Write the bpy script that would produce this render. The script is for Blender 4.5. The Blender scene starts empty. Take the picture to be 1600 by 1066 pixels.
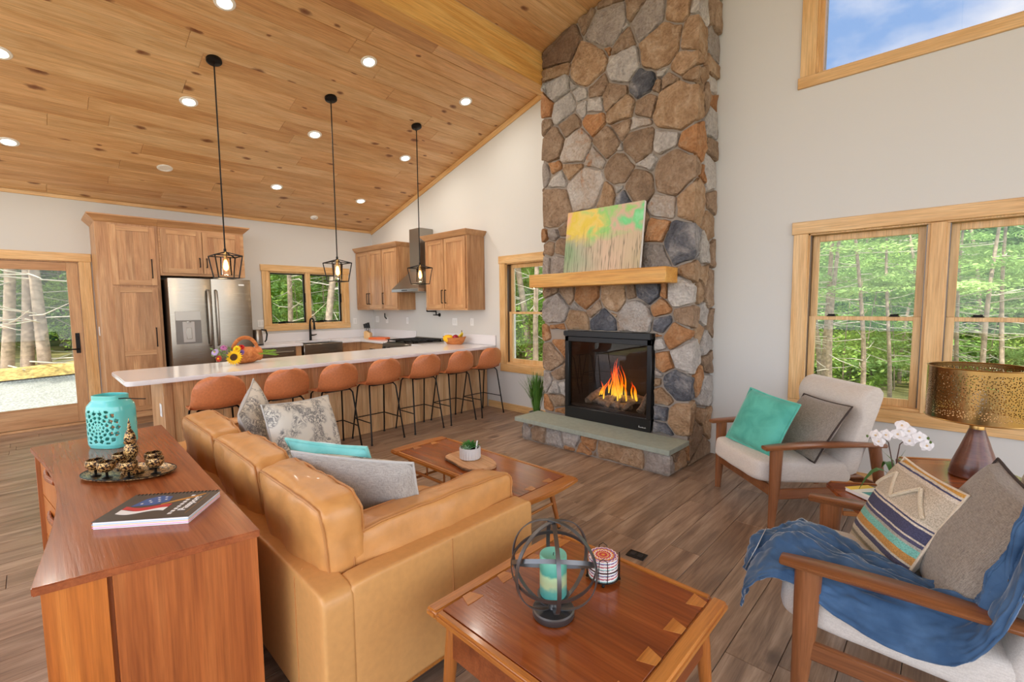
import bpy, bmesh, math, random
from mathutils import Matrix, Vector, noise as mnoise
sc = bpy.context.scene
COL = sc.collection
PI = math.pi
def R(d): return math.radians(d)

# ------------------------------------------------------------------ camera
CAM_H = 1.505
_f, _yaw, _pitch, _roll = 716.15, 0.761798219, 0.0797397767, 0.0096237819
fw = Vector((-math.sin(_yaw)*math.cos(_pitch), math.cos(_yaw)*math.cos(_pitch), -math.sin(_pitch)))
rt = Vector((math.cos(_yaw), math.sin(_yaw), 0)); dn = fw.cross(rt)
r2 = math.cos(_roll)*rt + math.sin(_roll)*dn
d2 = -math.sin(_roll)*rt + math.cos(_roll)*dn
cd = bpy.data.cameras.new('camera'); cam = bpy.data.objects.new('camera', cd); COL.objects.link(cam)
cd.sensor_width = 36; cd.sensor_fit = 'HORIZONTAL'; cd.lens = _f/1600*36; cd.clip_start = .05; cd.clip_end = 400
mw = Matrix(((r2.x, -d2.x, -fw.x, 0), (r2.y, -d2.y, -fw.y, 0), (r2.z, -d2.z, -fw.z, CAM_H), (0, 0, 0, 1)))
cam.matrix_world = mw
sc.camera = cam

DL_W = 5.0
# ------------------------------------------------------------------ view, sky, sun
sc.view_settings.view_transform = 'Standard'; sc.view_settings.look = 'None'
sc.view_settings.gamma = 1; sc.view_settings.use_curve_mapping = False
sc.view_settings.exposure = 0.58
W = bpy.data.worlds.new('sky'); sc.world = W; W.use_nodes = True
nt = W.node_tree; nt.nodes.clear()
def wn(t, **k):
    n = nt.nodes.new(t)
    for a, b in k.items(): setattr(n, a, b)
    return n
tc = wn('ShaderNodeTexCoord'); nz = wn('ShaderNodeTexNoise'); nz.inputs['Scale'].default_value = 2.6
nz.inputs['Detail'].default_value = 7; nz.inputs['Roughness'].default_value = .55
mp = wn('ShaderNodeMapping'); mp.inputs['Scale'].default_value = (1, 1, 2.2); mp.inputs['Location'].default_value = (.37, .2, .1)
rp = wn('ShaderNodeValToRGB'); rp.color_ramp.elements[0].position = .38; rp.color_ramp.elements[1].position = .57
rp.color_ramp.elements[0].color = (.25, .40, .66, 1); rp.color_ramp.elements[1].color = (.84, .83, .81, 1)
bg = wn('ShaderNodeBackground'); bg.inputs['Strength'].default_value = 2.7; ow = wn('ShaderNodeOutputWorld')
nt.links.new(tc.outputs['Generated'], mp.inputs['Vector']); nt.links.new(mp.outputs[0], nz.inputs['Vector'])
nt.links.new(nz.outputs['Fac'], rp.inputs['Fac']); nt.links.new(rp.outputs['Color'], bg.inputs['Color']); nt.links.new(bg.outputs[0], ow.inputs[0])
sl = bpy.data.lights.new('sun', 'SUN'); sl.energy = 6.5; sl.angle = R(3); sl.color = (1, .95, .86)
so = bpy.data.objects.new('sun', sl); COL.objects.link(so); so.rotation_euler = (R(26), 0, R(24))

# ------------------------------------------------------------------ mesh helpers
def lin(c):
    def g(v):
        v = v/255
        return v/12.92 if v <= .04045 else ((v+.055)/1.055)**2.4
    return (g(c[0]), g(c[1]), g(c[2]), 1)

def puff_pt(p, c, d, k, bulge, wob, off):
    m = (sum(abs(q)**k for q in p))**(1/k); q = [x/m for x in p]
    o = [q[0]*d[0]/2, q[1]*d[1]/2, q[2]*d[2]/2]
    w = [(1-q[1]**2)*(1-q[2]**2), (1-q[0]**2)*(1-q[2]**2), (1-q[0]**2)*(1-q[1]**2)]
    for a in range(3): o[a] += (1 if q[a] > 0 else -1)*bulge[a]*max(0, w[a])*abs(q[a])
    V = Vector(o)
    if wob: V += Vector(p).normalized()*wob*(mnoise.noise(V*9+off)+.5*mnoise.noise(V*23+off))
    return V+Vector(c)
class MB:
    def __init__(s): s.v = []; s.f = []; s.m = []; s.mi = 0
    def add(s, vs, fs):
        o = len(s.v); s.v += [Vector(v) for v in vs]
        for f in fs: s.f.append([i+o for i in f]); s.m.append(s.mi)
        return s
    def xf(s, M, start=0):
        for i in range(start, len(s.v)): s.v[i] = M @ s.v[i]
        return s
    def box(s, x0, x1, y0, y1, z0, z1, b=0):
        x0, x1 = min(x0, x1), max(x0, x1); y0, y1 = min(y0, y1), max(y0, y1); z0, z1 = min(z0, z1), max(z0, z1)
        if b <= 0:
            return s.add([(x0,y0,z0),(x1,y0,z0),(x1,y1,z0),(x0,y1,z0),(x0,y0,z1),(x1,y0,z1),(x1,y1,z1),(x0,y1,z1)],
                         [(0,3,2,1),(4,5,6,7),(0,1,5,4),(1,2,6,5),(2,3,7,6),(3,0,4,7)])
        b = min(b, (x1-x0)*.49, (y1-y0)*.49, (z1-z0)*.49)
        lo = (x0, y0, z0); hi = (x1, y1, z1); vs = []; idx = {}
        for sx in (0, 1):
            for sy in (0, 1):
                for sz in (0, 1):
                    sg = (sx, sy, sz)
                    for ax in range(3):   # vertex lying on the face with normal axis ax
                        p = [0, 0, 0]
                        for k in range(3):
                            base = hi[k] if sg[k] else lo[k]
                            p[k] = base if k == ax else (base - b if sg[k] else base + b)
                        idx[(sg, ax)] = len(vs); vs.append(p)
        fs = []
        for ax in range(3):
            o = [k for k in range(3) if k != ax]
            for sd in (0, 1):
                q = []
                for a, c in ((0,0),(1,0),(1,1),(0,1)):
                    g = [0,0,0]; g[ax] = sd; g[o[0]] = a; g[o[1]] = c; q.append(idx[(tuple(g), ax)])
                fs.append(q)
            for a in (0, 1):
                for c in (0, 1):
                    g0 = [0,0,0]; g1 = [0,0,0]; g0[o[0]] = g1[o[0]] = a; g0[o[1]] = g1[o[1]] = c; g1[ax] = 1
                    fs.append([idx[(tuple(g0), o[0])], idx[(tuple(g1), o[0])], idx[(tuple(g1), o[1])], idx[(tuple(g0), o[1])]])
        for sx in (0,1):
            for sy in (0,1):
                for sz in (0,1): fs.append([idx[((sx,sy,sz), k)] for k in range(3)])
        return s.add(vs, fs)
    def cbox(s, c, d, b=0, M=None):
        st = len(s.v); s.box(-d[0]/2, d[0]/2, -d[1]/2, d[1]/2, -d[2]/2, d[2]/2, b)
        T = Matrix.Translation(Vector(c))
        return s.xf(T @ M if M is not None else T, st)
    def bar(s, a, b_, w, h, b=0, up=(0, 0, 1)):
        a = Vector(a); b_ = Vector(b_); d = b_-a; L = d.length; z = d/L
        x = Vector(up).cross(z)
        if x.length < 1e-4: x = Vector((1,0,0)).cross(z)
        x.normalize(); y = z.cross(x)
        M = Matrix((x, y, z)).transposed().to_4x4(); M.translation = (a+b_)/2
        st = len(s.v); s.box(-w/2, w/2, -h/2, h/2, -L/2, L/2, b); return s.xf(M, st)
    def tube(s, path, r, n=8, closed=False, flat=None):
        P = [Vector(p) for p in path]; m = len(P)
        rs = r if isinstance(r, (list, tuple)) else [r]*m
        prev = None; rings = []
        for i in range(m):
            if closed: t = P[(i+1) % m]-P[(i-1) % m]
            else: t = P[min(i+1, m-1)]-P[max(i-1, 0)]
            if t.length < 1e-9: t = Vector((0,0,1))
            t.normalize()
            if prev is None:
                a = Vector((0,0,1)) if abs(t.z) < .9 else Vector((1,0,0))
                nx = a.cross(t).normalized()
            else:
                nx = prev - t*prev.dot(t)
                nx = nx.normalized() if nx.length > 1e-6 else Vector((1,0,0))
            prev = nx; ny = t.cross(nx); fx, fy = flat if flat else (1, 1)
            rings.append([P[i] + (nx*math.cos(2*PI*k/n)*fx + ny*math.sin(2*PI*k/n)*fy)*rs[i] for k in range(n)])
        vs = [v for q in rings for v in q]; fs = []
        for i in range(m if closed else m-1):
            j = (i+1) % m
            for k in range(n):
                k2 = (k+1) % n; fs.append([i*n+k, i*n+k2, j*n+k2, j*n+k])
        if not closed: fs.append(list(range(n))[::-1]); fs.append([(m-1)*n+k for k in range(n)])
        return s.add(vs, fs)
    def lathe(s, prof, n=24, c=(0, 0, 0), sx=1, sy=1, caps=True):
        vs = []; fs = []; m = len(prof)
        for r, z in prof:
            for k in range(n): vs.append((c[0]+r*sx*math.cos(2*PI*k/n), c[1]+r*sy*math.sin(2*PI*k/n), c[2]+z))
        for i in range(m-1):
            for k in range(n):
                k2 = (k+1) % n; fs.append([i*n+k, i*n+k2, (i+1)*n+k2, (i+1)*n+k])
        if caps and prof[0][0] > 1e-5: fs.append([k for k in range(n)][::-1])
        if caps and prof[-1][0] > 1e-5: fs.append([(m-1)*n+k for k in range(n)])
        return s.add(vs, fs)
    def prism(s, poly, z0, z1):
        n = len(poly)
        vs = [(p[0], p[1], z0) for p in poly] + [(p[0], p[1], z1) for p in poly]
        return s.add(vs, [list(range(n))[::-1], [n+i for i in range(n)]] + [[i, (i+1) % n, n+(i+1) % n, n+i] for i in range(n)])
    def prismY(s, poly, y0, y1):      # polygon in x,z
        n = len(poly)
        vs = [(p[0], y0, p[1]) for p in poly] + [(p[0], y1, p[1]) for p in poly]
        return s.add(vs, [list(range(n)), [n+i for i in range(n)][::-1]] + [[i, n+i, n+(i+1) % n, (i+1) % n] for i in range(n)])
    def grid(s, fn, nu, nv, cu=False, cv=False):
        vs = [fn(i/(nu if cu else nu-1), j/(nv if cv else nv-1)) for i in range(nu) for j in range(nv)]
        fs = []
        for i in range(nu if cu else nu-1):
            for j in range(nv if cv else nv-1):
                a, b = (i+1) % nu, (j+1) % nv
                fs.append([i*nv+j, a*nv+j, a*nv+b, i*nv+b])
        return s.add(vs, fs)
    def puff(s, c, d, k=9, bulge=(0, 0, 0), n=9, wob=0, seed=0):
        """rounded, puffed block: centre c, size d"""
        vs = []; fs = []; key = {}
        rnd = random.Random(seed); off = Vector((rnd.random()*50, rnd.random()*50, 0))
        def vert(p):
            kk = tuple(round(q, 5) for q in p)
            if kk in key: return key[kk]
            key[kk] = len(vs); vs.append(puff_pt(p, c, d, k, bulge, wob, off)); return key[kk]
        g = [math.sin((-1+2*i/n)*PI/2*.92)/math.sin(PI/2*.92) for i in range(n+1)]
        for ax in range(3):
            for sd in (-1, 1):
                for i in range(n):
                    for j in range(n):
                        q = []
                        for a, b in ((i,j),(i+1,j),(i+1,j+1),(i,j+1)):
                            p = [0,0,0]; p[ax] = sd; p[(ax+1)%3] = g[a]; p[(ax+2)%3] = g[b]; q.append(vert(p))
                        fs.append(q)
        return s.add(vs, fs)
    def build(s, name, mat, parent=None, bevel=0, seg=2, smooth=40, loc=None):
        me = bpy.data.meshes.new(name)
        vs = s.v
        if loc is not None: lv = Vector(loc); vs = [v-lv for v in s.v]
        me.from_pydata([tuple(v) for v in vs], [], s.f)
        ms = mat if isinstance(mat, (list, tuple)) else [mat]
        for m in ms: me.materials.append(m)
        if len(ms) > 1: me.polygons.foreach_set('material_index', s.m)
        bm = bmesh.new(); bm.from_mesh(me); bmesh.ops.recalc_face_normals(bm, faces=bm.faces)
        if bevel:
            es = [e for e in bm.edges if len(e.link_faces) == 2 and e.calc_face_angle(0) > R(30)]
            bmesh.ops.bevel(bm, geom=es, offset=bevel, segments=seg, affect='EDGES', clamp_overlap=True)
        bm.to_mesh(me); bm.free()
        if smooth:
            me.shade_smooth(); me.set_sharp_from_angle(angle=R(smooth))
        o = bpy.data.objects.new(name, me); COL.objects.link(o)
        if parent is not None: o.parent = parent
        if loc is not None: o.location = loc
        return o

def tag(o, label, cat, group=None, kind=None):
    o['label'] = label
    if cat: o['category'] = cat
    if group: o['group'] = group
    if kind: o['kind'] = kind
    return o
def thing(name, label, cat, loc=(0, 0, 0), rz=0, group=None):
    o = bpy.data.objects.new(name, None); COL.objects.link(o); o.empty_display_size = .1
    o.location = loc; o.rotation_euler = (0, 0, rz)
    return tag(o, label, cat, group)
def struct(o, label=None):
    o['kind'] = 'structure'
    if label: o['label'] = label
    return o
def snode(name, loc=(0, 0, 0), label=None):
    o = bpy.data.objects.new(name, None); COL.objects.link(o); o.location = loc
    return struct(o, label)
def copy_tree(o, parent=None):
    c = o.copy(); COL.objects.link(c)
    if parent is not None: c.parent = parent
    for ch in list(o.children): copy_tree(ch, c)
    return c
def basis(origin, x, z):
    x = Vector(x).normalized(); z = Vector(z).normalized(); y = z.cross(x).normalized(); x = y.cross(z)
    M = Matrix((x, y, z)).transposed().to_4x4(); M.translation = Vector(origin); return M
def arc(c, r, a0, a1, n, ax=0, ay=1, z=0):
    out = []
    for i in range(n+1):
        a = a0+(a1-a0)*i/n; p = list(c); p[ax] += r*math.cos(a); p[ay] += r*math.sin(a); out.append(tuple(p))
    return out

# ------------------------------------------------------------------ materials
def newmat(name):
    m = bpy.data.materials.new(name); m.use_nodes = True
    return m, m.node_tree, m.node_tree.nodes['Principled BSDF']
class NT:
    def __init__(s, nt): s.nt = nt
    def n(s, t, ins=None, **k):
        q = s.nt.nodes.new(t)
        for a, b in k.items(): setattr(q, a, b)
        for a, b in (ins or {}).items():
            if hasattr(b, 'is_output') or hasattr(b, 'links'): s.nt.links.new(b, q.inputs[a])
            else: q.inputs[a].default_value = b
        return q
    def l(s, a, b): s.nt.links.new(a, b)
    def ramp(s, fac, stops):
        q = s.nt.nodes.new('ShaderNodeValToRGB'); e = q.color_ramp.elements
        while len(e) < len(stops): e.new(.5)
        for i, (p, c) in enumerate(stops): e[i].position = p; e[i].color = c if len(c) == 4 else lin(c)
        s.l(fac, q.inputs['Fac']); return q.outputs['Color']
    def mix(s, fac, a, b, bt='MIX'):
        q = s.nt.nodes.new('ShaderNodeMix'); q.data_type = 'RGBA'; q.blend_type = bt
        for i, v in ((0, fac), (6, a), (7, b)):
            if hasattr(v, 'links'): s.l(v, q.inputs[i])
            else: q.inputs[i].default_value = v
        return q.outputs[2]
    def math(s, op, a, b=0, c=0):
        q = s.nt.nodes.new('ShaderNodeMath'); q.operation = op
        for i, v in enumerate((a, b, c)):
            if hasattr(v, 'links'): s.l(v, q.inputs[i])
            else: q.inputs[i].default_value = v
        return q.outputs[0]
def plain(name, c, rough=.5, metal=0, bump=0, bscale=60, spec=.5, emit=None, es=1, trans=0, var=0, coat=0, sheen=0):
    m, nt, b = newmat(name); t = NT(nt)
    b.inputs['Base Color'].default_value = lin(c); b.inputs['Roughness'].default_value = rough; b.inputs['Metallic'].default_value = metal
    b.inputs['Specular IOR Level'].default_value = spec; b.inputs['Transmission Weight'].default_value = trans
    b.inputs['Coat Weight'].default_value = coat; b.inputs['Sheen Weight'].default_value = sheen
    if emit: b.inputs['Emission Color'].default_value = lin(emit); b.inputs['Emission Strength'].default_value = es
    if bump or var:
        tcn = t.n('ShaderNodeTexCoord'); z = t.n('ShaderNodeTexNoise', {'Vector': tcn.outputs['Object'], 'Scale': bscale, 'Detail': 5})
        if bump:
            bp = t.n('ShaderNodeBump', {'Height': z.outputs['Fac'], 'Strength': bump, 'Distance': .01}); t.l(bp.outputs[0], b.inputs['Normal'])
        if var:
            t.l(t.ramp(z.outputs['Fac'], [(.25, tuple(max(0, q*(1-var)) for q in c)), (.75, tuple(min(255, q*(1+var)) for q in c))]), b.inputs['Base Color'])
    return m
def wood(name, dark, mid, light, axis='Y', rough=.42, sc_=1, var=.12, knots=0, knot_col=(90, 45, 20), coat=0, ring=1.0, kscale=2.2, objvar=None, k2d=False):
    m, nt, b = newmat(name); t = NT(nt)
    tcn = t.n('ShaderNodeTexCoord'); oi = t.n('ShaderNodeObjectInfo')
    rv = t.math('MULTIPLY', oi.outputs['Random'], 37.0)
    add = t.n('ShaderNodeVectorMath', {0: tcn.outputs['Object'], 1: rv}, operation='ADD')
    st = {'X': (.12, 1, 1), 'Y': (1, .12, 1), 'Z': (1, 1, .12)}[axis]
    mp = t.n('ShaderNodeMapping', {'Vector': add.outputs[0], 'Scale': tuple(q*sc_ for q in st)})
    n1 = t.n('ShaderNodeTexNoise', {'Vector': mp.outputs[0], 'Scale': 9*ring, 'Detail': 4, 'Roughness': .55, 'Distortion': 1.1})
    st2 = {'X': (.03, 1, 1), 'Y': (1, .03, 1), 'Z': (1, 1, .03)}[axis]
    mp2 = t.n('ShaderNodeMapping', {'Vector': add.outputs[0], 'Scale': tuple(q*sc_ for q in st2)})
    n2 = t.n('ShaderNodeTexNoise', {'Vector': mp2.outputs[0], 'Scale': 130, 'Detail': 3, 'Roughness': .7})
    c = t.ramp(n1.outputs['Fac'], [(.28, dark), (.5, mid), (.72, light)])
    g = t.ramp(n2.outputs['Fac'], [(.3, (200, 195, 190)), (.65, (255, 255, 255))])
    c = t.mix(.75, c, g, 'MULTIPLY')
    if knots:
        kst = {'X': (.55, 1, 1), 'Y': (1, .55, 1), 'Z': (1, 1, .55)}[axis]
        mk = t.n('ShaderNodeMapping', {'Vector': add.outputs[0], 'Scale': kst})
        dz = t.n('ShaderNodeTexNoise', {'Vector': add.outputs[0], 'Scale': 14.0, 'Detail': 2})
        mv = t.n('ShaderNodeVectorMath', {0: dz.outputs['Color'], 'Scale': .035}, operation='SCALE')
        ma = t.n('ShaderNodeVectorMath', {0: mk.outputs[0], 1: mv.outputs[0]}, operation='ADD')
        vo = t.n('ShaderNodeTexVoronoi', {'Vector': ma.outputs[0], 'Scale': kscale, 'Randomness': 1.0}, voronoi_dimensions='2D' if k2d else '3D')
        sep = t.n('ShaderNodeSeparateColor', {0: vo.outputs['Color']})
        size = t.math('MULTIPLY', t.math('GREATER_THAN', sep.outputs[0], 1-knots), t.math('MULTIPLY_ADD', sep.outputs[1], .10, .05))
        d = t.math('DIVIDE', vo.outputs['Distance'], t.math('ADD', size, .0001))
        k = t.ramp(d, [(.0, (1, 1, 1, 1)), (.55, (.75, .75, .75, 1)), (1.0, (0, 0, 0, 1))])
        ks = t.n('ShaderNodeSeparateColor', {0: k})
        c = t.mix(t.math('MULTIPLY', ks.outputs[0], t.math('GREATER_THAN', size, .001)), c, lin(knot_col))
    hv = t.math('MULTIPLY_ADD', t.math('SUBTRACT', oi.outputs['Random'], .5), var*2, 1)
    hs = t.n('ShaderNodeHueSaturation', {'Color': c, 'Value': hv})
    if objvar: # second random tone for mixed boards
        wn_ = t.n('ShaderNodeTexWhiteNoise', {'W': oi.outputs['Random']}, noise_dimensions='1D')
        oc = t.ramp(wn_.outputs['Value'], objvar)
        cc = t.mix(.8, hs.outputs[0], oc, 'MULTIPLY')
    else: cc = hs.outputs[0]
    t.l(cc, b.inputs['Base Color'])
    b.inputs['Roughness'].default_value = rough; b.inputs['Coat Weight'].default_value = coat; b.inputs['Coat Roughness'].default_value = .12
    bp = t.n('ShaderNodeBump', {'Height': n2.outputs['Fac'], 'Strength': .12, 'Distance': .004}); t.l(bp.outputs[0], b.inputs['Normal'])
    return m
def fabric(name, c, c2, scale=260, rough=.9, bump=.5, sheen=.3, tint=.5):
    m, nt, b = newmat(name); t = NT(nt); tcn = t.n('ShaderNodeTexCoord')
    a = t.n('ShaderNodeTexNoise', {'Vector': t.n('ShaderNodeMapping', {'Vector': tcn.outputs['Object'], 'Scale': (1, .12, 1)}).outputs[0], 'Scale': scale, 'Detail': 2})
    a2 = t.n('ShaderNodeTexNoise', {'Vector': t.n('ShaderNodeMapping', {'Vector': tcn.outputs['Object'], 'Scale': (.12, 1, 1)}).outputs[0], 'Scale': scale, 'Detail': 2})
    h = t.math('MULTIPLY', t.math('ADD', a.outputs['Fac'], a2.outputs['Fac']), .5)
    col = t.ramp(h, [(.36, c2), (.62, c)])
    t.l(col, b.inputs['Base Color']); b.inputs['Roughness'].default_value = rough; b.inputs['Sheen Weight'].default_value = sheen
    b.inputs['Specular IOR Level'].default_value = .2
    bp = t.n('ShaderNodeBump', {'Height': h, 'Strength': bump, 'Distance': .003}); t.l(bp.outputs[0], b.inputs['Normal'])
    return m
def velvet(name, c, c2):
    m, nt, b = newmat(name); t = NT(nt); tcn = t.n('ShaderNodeTexCoord')
    z = t.n('ShaderNodeTexNoise', {'Vector': tcn.outputs['Object'], 'Scale': 9.0, 'Detail': 4, 'Distortion': .6})
    t.l(t.ramp(z.outputs['Fac'], [(.35, c2), (.65, c)]), b.inputs['Base Color'])
    b.inputs['Roughness'].default_value = .75; b.inputs['Sheen Weight'].default_value = .7; b.inputs['Sheen Roughness'].default_value = .35
    b.inputs['Specular IOR Level'].default_value = .15
    return m

M = {}
M['wall'] = plain('wall paint', (213, 212, 208), .85, bump=.04, bscale=160)
M['pine'] = wood('pine boards', (212, 168, 120), (230, 194, 148), (241, 212, 172), 'Y', .45, 1, .07, knots=.42, knot_col=(112, 62, 32), kscale=3.4, k2d=True,
                 objvar=[(0, (255, 240, 222)), (.45, (255, 250, 240)), (.8, (240, 214, 184)), (1, (250, 235, 215))])
M['pineX'] = wood('pine trim along x', (220, 170, 106), (235, 191, 131), (244, 208, 154), 'X', .4, 1, .03, knots=.10, knot_col=(120, 66, 30), kscale=2.6)
M['pineY'] = wood('pine trim along y', (220, 170, 106), (235, 191, 131), (244, 208, 154), 'Y', .4, 1, .03, knots=.10, knot_col=(120, 66, 30), kscale=2.6)
M['pineZ'] = wood('pine trim upright', (220, 170, 106), (235, 191, 131), (244, 208, 154), 'Z', .4, 1, .03, knots=.10, knot_col=(120, 66, 30), kscale=2.6)
M['doorwood'] = wood('door wood', (192, 142, 96), (204, 158, 112), (216, 174, 128), 'Z', .45, 1, .03)
M['doorwoodY'] = wood('door wood rail', (192, 142, 96), (204, 158, 112), (216, 174, 128), 'Y', .45, 1, .03)
M['beam'] = wood('beam wood', (222, 160, 78), (234, 180, 98), (242, 198, 120), 'Y', .5, .8, .02, knots=.35, knot_col=(130, 76, 30), kscale=2.2)
M['mantel'] = wood('mantel wood', (216, 152, 72), (228, 170, 88), (238, 188, 108), 'X', .45, .9, .02, knots=.3, knot_col=(96, 52, 22), kscale=4.0)
M['cab'] = wood('cabinet wood upright', (174, 124, 84), (196, 148, 104), (214, 170, 124), 'Z', .4, 1, .12)
M['cabY'] = wood('cabinet wood rail y', (182, 132, 90), (202, 154, 108), (218, 174, 128), 'Y', .4, 1, .05)
M['cabX'] = wood('cabinet wood rail x', (182, 132, 90), (202, 154, 108), (218, 174, 128), 'X', .4, 1, .05)
M['panel'] = wood('bar front boards', (204, 156, 106), (226, 182, 132), (240, 204, 158), 'Z', .42, 1, .09)
M['floor'] = wood('floor planks', (126, 106, 92), (168, 145, 126), (198, 177, 158), 'Y', .34, 1.0, .13, knots=.25, knot_col=(104, 84, 72), kscale=2.4, ring=1.5, k2d=True,
                  objvar=[(0, (255, 250, 244)), (.5, (240, 228, 216)), (1, (250, 246, 242))])
M['grout'] = plain('floor joint', (78, 66, 58), .8)
M['quartz'] = plain('white quartz', (232, 230, 232), .12, spec=.5)
M['steel'] = plain('stainless steel', (160, 154, 146), .3, 1)
M['steel_dark'] = plain('dark stainless steel', (104, 96, 90), .35, 1)
M['black'] = plain('black metal', (22, 20, 19), .4, .6)
M['blackp'] = plain('black plastic', (18, 18, 18), .35)
M['dark'] = plain('dark recess', (20, 16, 14), .7)
M['white'] = plain('white plastic', (238, 238, 236), .4)
M['lamp_on'] = plain('lit lens', (255, 250, 240), .4, emit=(255, 244, 225), es=9)
M['bulb'] = plain('glowing filament', (255, 190, 100), .3, emit=(255, 186, 92), es=9)
M['leather'] = plain('tan leather', (214, 160, 98), .42, bump=.10, bscale=40, var=.025, coat=.05)
M['leather2'] = plain('tan leather cushion', (208, 150, 88), .38, bump=.32, bscale=15, var=.05, coat=.06)
M['pipe_leather'] = plain('leather piping', (190, 132, 76), .5)
M['stool'] = plain('cognac leather', (196, 118, 72), .42, bump=.06, bscale=60, var=.06)
M['walnut'] = wood('walnut top', (138, 68, 30), (166, 88, 44), (184, 106, 58), 'X', .25, .7, .02, coat=.25, ring=.7)
M['walnutZ'] = wood('walnut upright', (150, 78, 34), (182, 102, 48), (206, 126, 66), 'Z', .3, .8, .03, coat=.15)
M['walnutL'] = wood('lighter walnut upright', (180, 98, 38), (208, 122, 50), (224, 146, 70), 'Z', .3, .8, .03, coat=.15)
M['tabletop'] = wood('table walnut', (118, 56, 22), (150, 76, 32), (172, 96, 46), 'X', .2, .8, .02, coat=.35, ring=.8)
M['oak'] = wood('table oak edge', (172, 102, 40), (196, 124, 54), (214, 146, 74), 'X', .28, 1, .02, coat=.2)
M['oakY'] = wood('table oak edge y', (172, 102, 40), (196, 124, 54), (214, 146, 74), 'Y', .28, 1, .02, coat=.2)
M['oakZ'] = wood('table oak leg', (160, 92, 38), (186, 112, 48), (204, 134, 64), 'Z', .3, 1, .02, coat=.2)
M['apron'] = wood('table apron', (112, 54, 26), (136, 70, 34), (156, 86, 46), 'Y', .3, 1, .02, coat=.15)
M['teak'] = wood('chair wood', (112, 66, 36), (140, 86, 50), (164, 106, 66), 'X', .35, 1, .02, coat=.1)
M['teakZ'] = wood('chair wood upright', (112, 66, 36), (140, 86, 50), (164, 106, 66), 'Z', .35, 1, .02, coat=.1)
M['linen'] = fabric('chair linen', (222, 214, 206), (204, 195, 187), 300, .92, .35)
M['tweed'] = fabric('grey tweed', (164, 154, 142), (122, 112, 104), 420, .95, .7)
M['greylinen'] = fabric('grey linen', (186, 180, 173), (150, 145, 140), 300, .95, .5)
M['teal'] = velvet('teal velvet', (98, 188, 170), (80, 166, 150))
M['aqua'] = velvet('aqua velvet', (138, 208, 203), (116, 194, 190))
M['blue'] = velvet('blue throw plush', (76, 106, 142), (54, 82, 116))
M['piping'] = plain('dark piping', (62, 50, 46), .8)
M['cream'] = fabric('cream cloth', (226, 212, 190), (206, 190, 168), 300)
M['slate'] = plain('green grey slate', (158, 167, 155), .6, bump=.12, bscale=30, var=.05)
M['mortar'] = plain('mortar', (158, 146, 134), .95, bump=.4, bscale=60)
M['aquaglaze'] = plain('aqua glaze', (104, 206, 202), .12, coat=.6)
M['brass'] = plain('antique brass', (178, 140, 84), .28, 1)
M['iron'] = plain('brushed iron', (108, 108, 110), .36, .85)
M['clayred'] = plain('orange board', (226, 110, 44), .5)
M['paper'] = plain('paper', (240, 238, 240), .7)
M['glass'] = None
def glassmat(name, tint=(255, 255, 255), a=.07, rough=.0):
    m, nt, b = newmat(name); t = NT(nt); nt.nodes.remove(b); out = [n for n in nt.nodes if n.type == 'OUTPUT_MATERIAL'][0]
    tr = t.n('ShaderNodeBsdfTransparent', {'Color': lin(tint)}); gl = t.n('ShaderNodeBsdfGlossy', {'Roughness': rough, 'Color': (1, 1, 1, 1)})
    fr = t.n('ShaderNodeFresnel', {'IOR': 1.35}); mx = t.n('ShaderNodeMixShader', {0: fr.outputs[0], 1: tr.outputs[0], 2: gl.outputs[0]})
    t.l(mx.outputs[0], out.inputs['Surface']); return m
M['glass'] = glassmat('window glass', (250, 252, 250))
M['clear'] = glassmat('clear lamp glass', (255, 246, 232))
M['gable_glass'] = glassmat('sky-dimming gable glass', (196, 196, 198))  # grey tint added only to hold down the bright sky behind this pane
M['fireglass'] = glassmat('smoked fire glass', (225, 222, 220))

# ================================================================== the room shell
XK, YG = -8.14, 4.63
SL = .288
RIDGE = -.07
def zc(x): return 2.93+SL*(x+8.14) if x <= RIDGE else 2.93+SL*(2*RIDGE-x+8.14)
ANG = math.atan(SL)
rnd = random.Random(7)

# floor: base and one object per plank
fl = struct(MB().box(-8.3, 4.2, -3.6, 4.8, -.2, -.008).build('floor', M['grout'], smooth=0))
PW = .1865
x = -8.14; rows = []
k = 0
line0 = -.819
i0 = int((line0+8.14)/PW)+1
xs = [line0-PW*i for i in range(i0, -10, -1)]
count = 0
for xa in xs:
    xb = xa+PW
    if xb < -8.1 or xa > 1.1: continue
    xa_, xb_ = max(xa, -8.14), xb
    y = -1.0-rnd.random()*1.0
    while y < YG:
        L = rnd.choice((.9, 1.22, 1.22, 1.22)); y1 = min(y+L, YG)
        if y1 > -.75 and y1-max(y, -1.0) > .04:
            y0 = max(y, -1.0)
            cx, cy = (xa_+xb_)/2, (y0+y1)/2
            MB().box(xa_+.0012, xb_-.0012, y0+.0012, y1-.0012, -.012, 0, .0018).build('plank', M['floor'], fl, loc=(cx, cy, 0), smooth=0); count += 1
        y += L
# the planks behind and beside the camera, joined
mb = MB()
for xa in xs:
    if xa > 4: break
    mb.box(xa+.0012, xa+PW-.0012, -3.4, -1.002, -.012, 0, .0018)
for i in range(16): mb.box(xs[-1]+PW+i*PW+.0012, xs[-1]+PW+(i+1)*PW-.0012, -1.0, YG, -.012, 0, .0018)
o = mb.build('plank_field', M['floor'], fl, smooth=0); o['kind'] = 'stuff'

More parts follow.
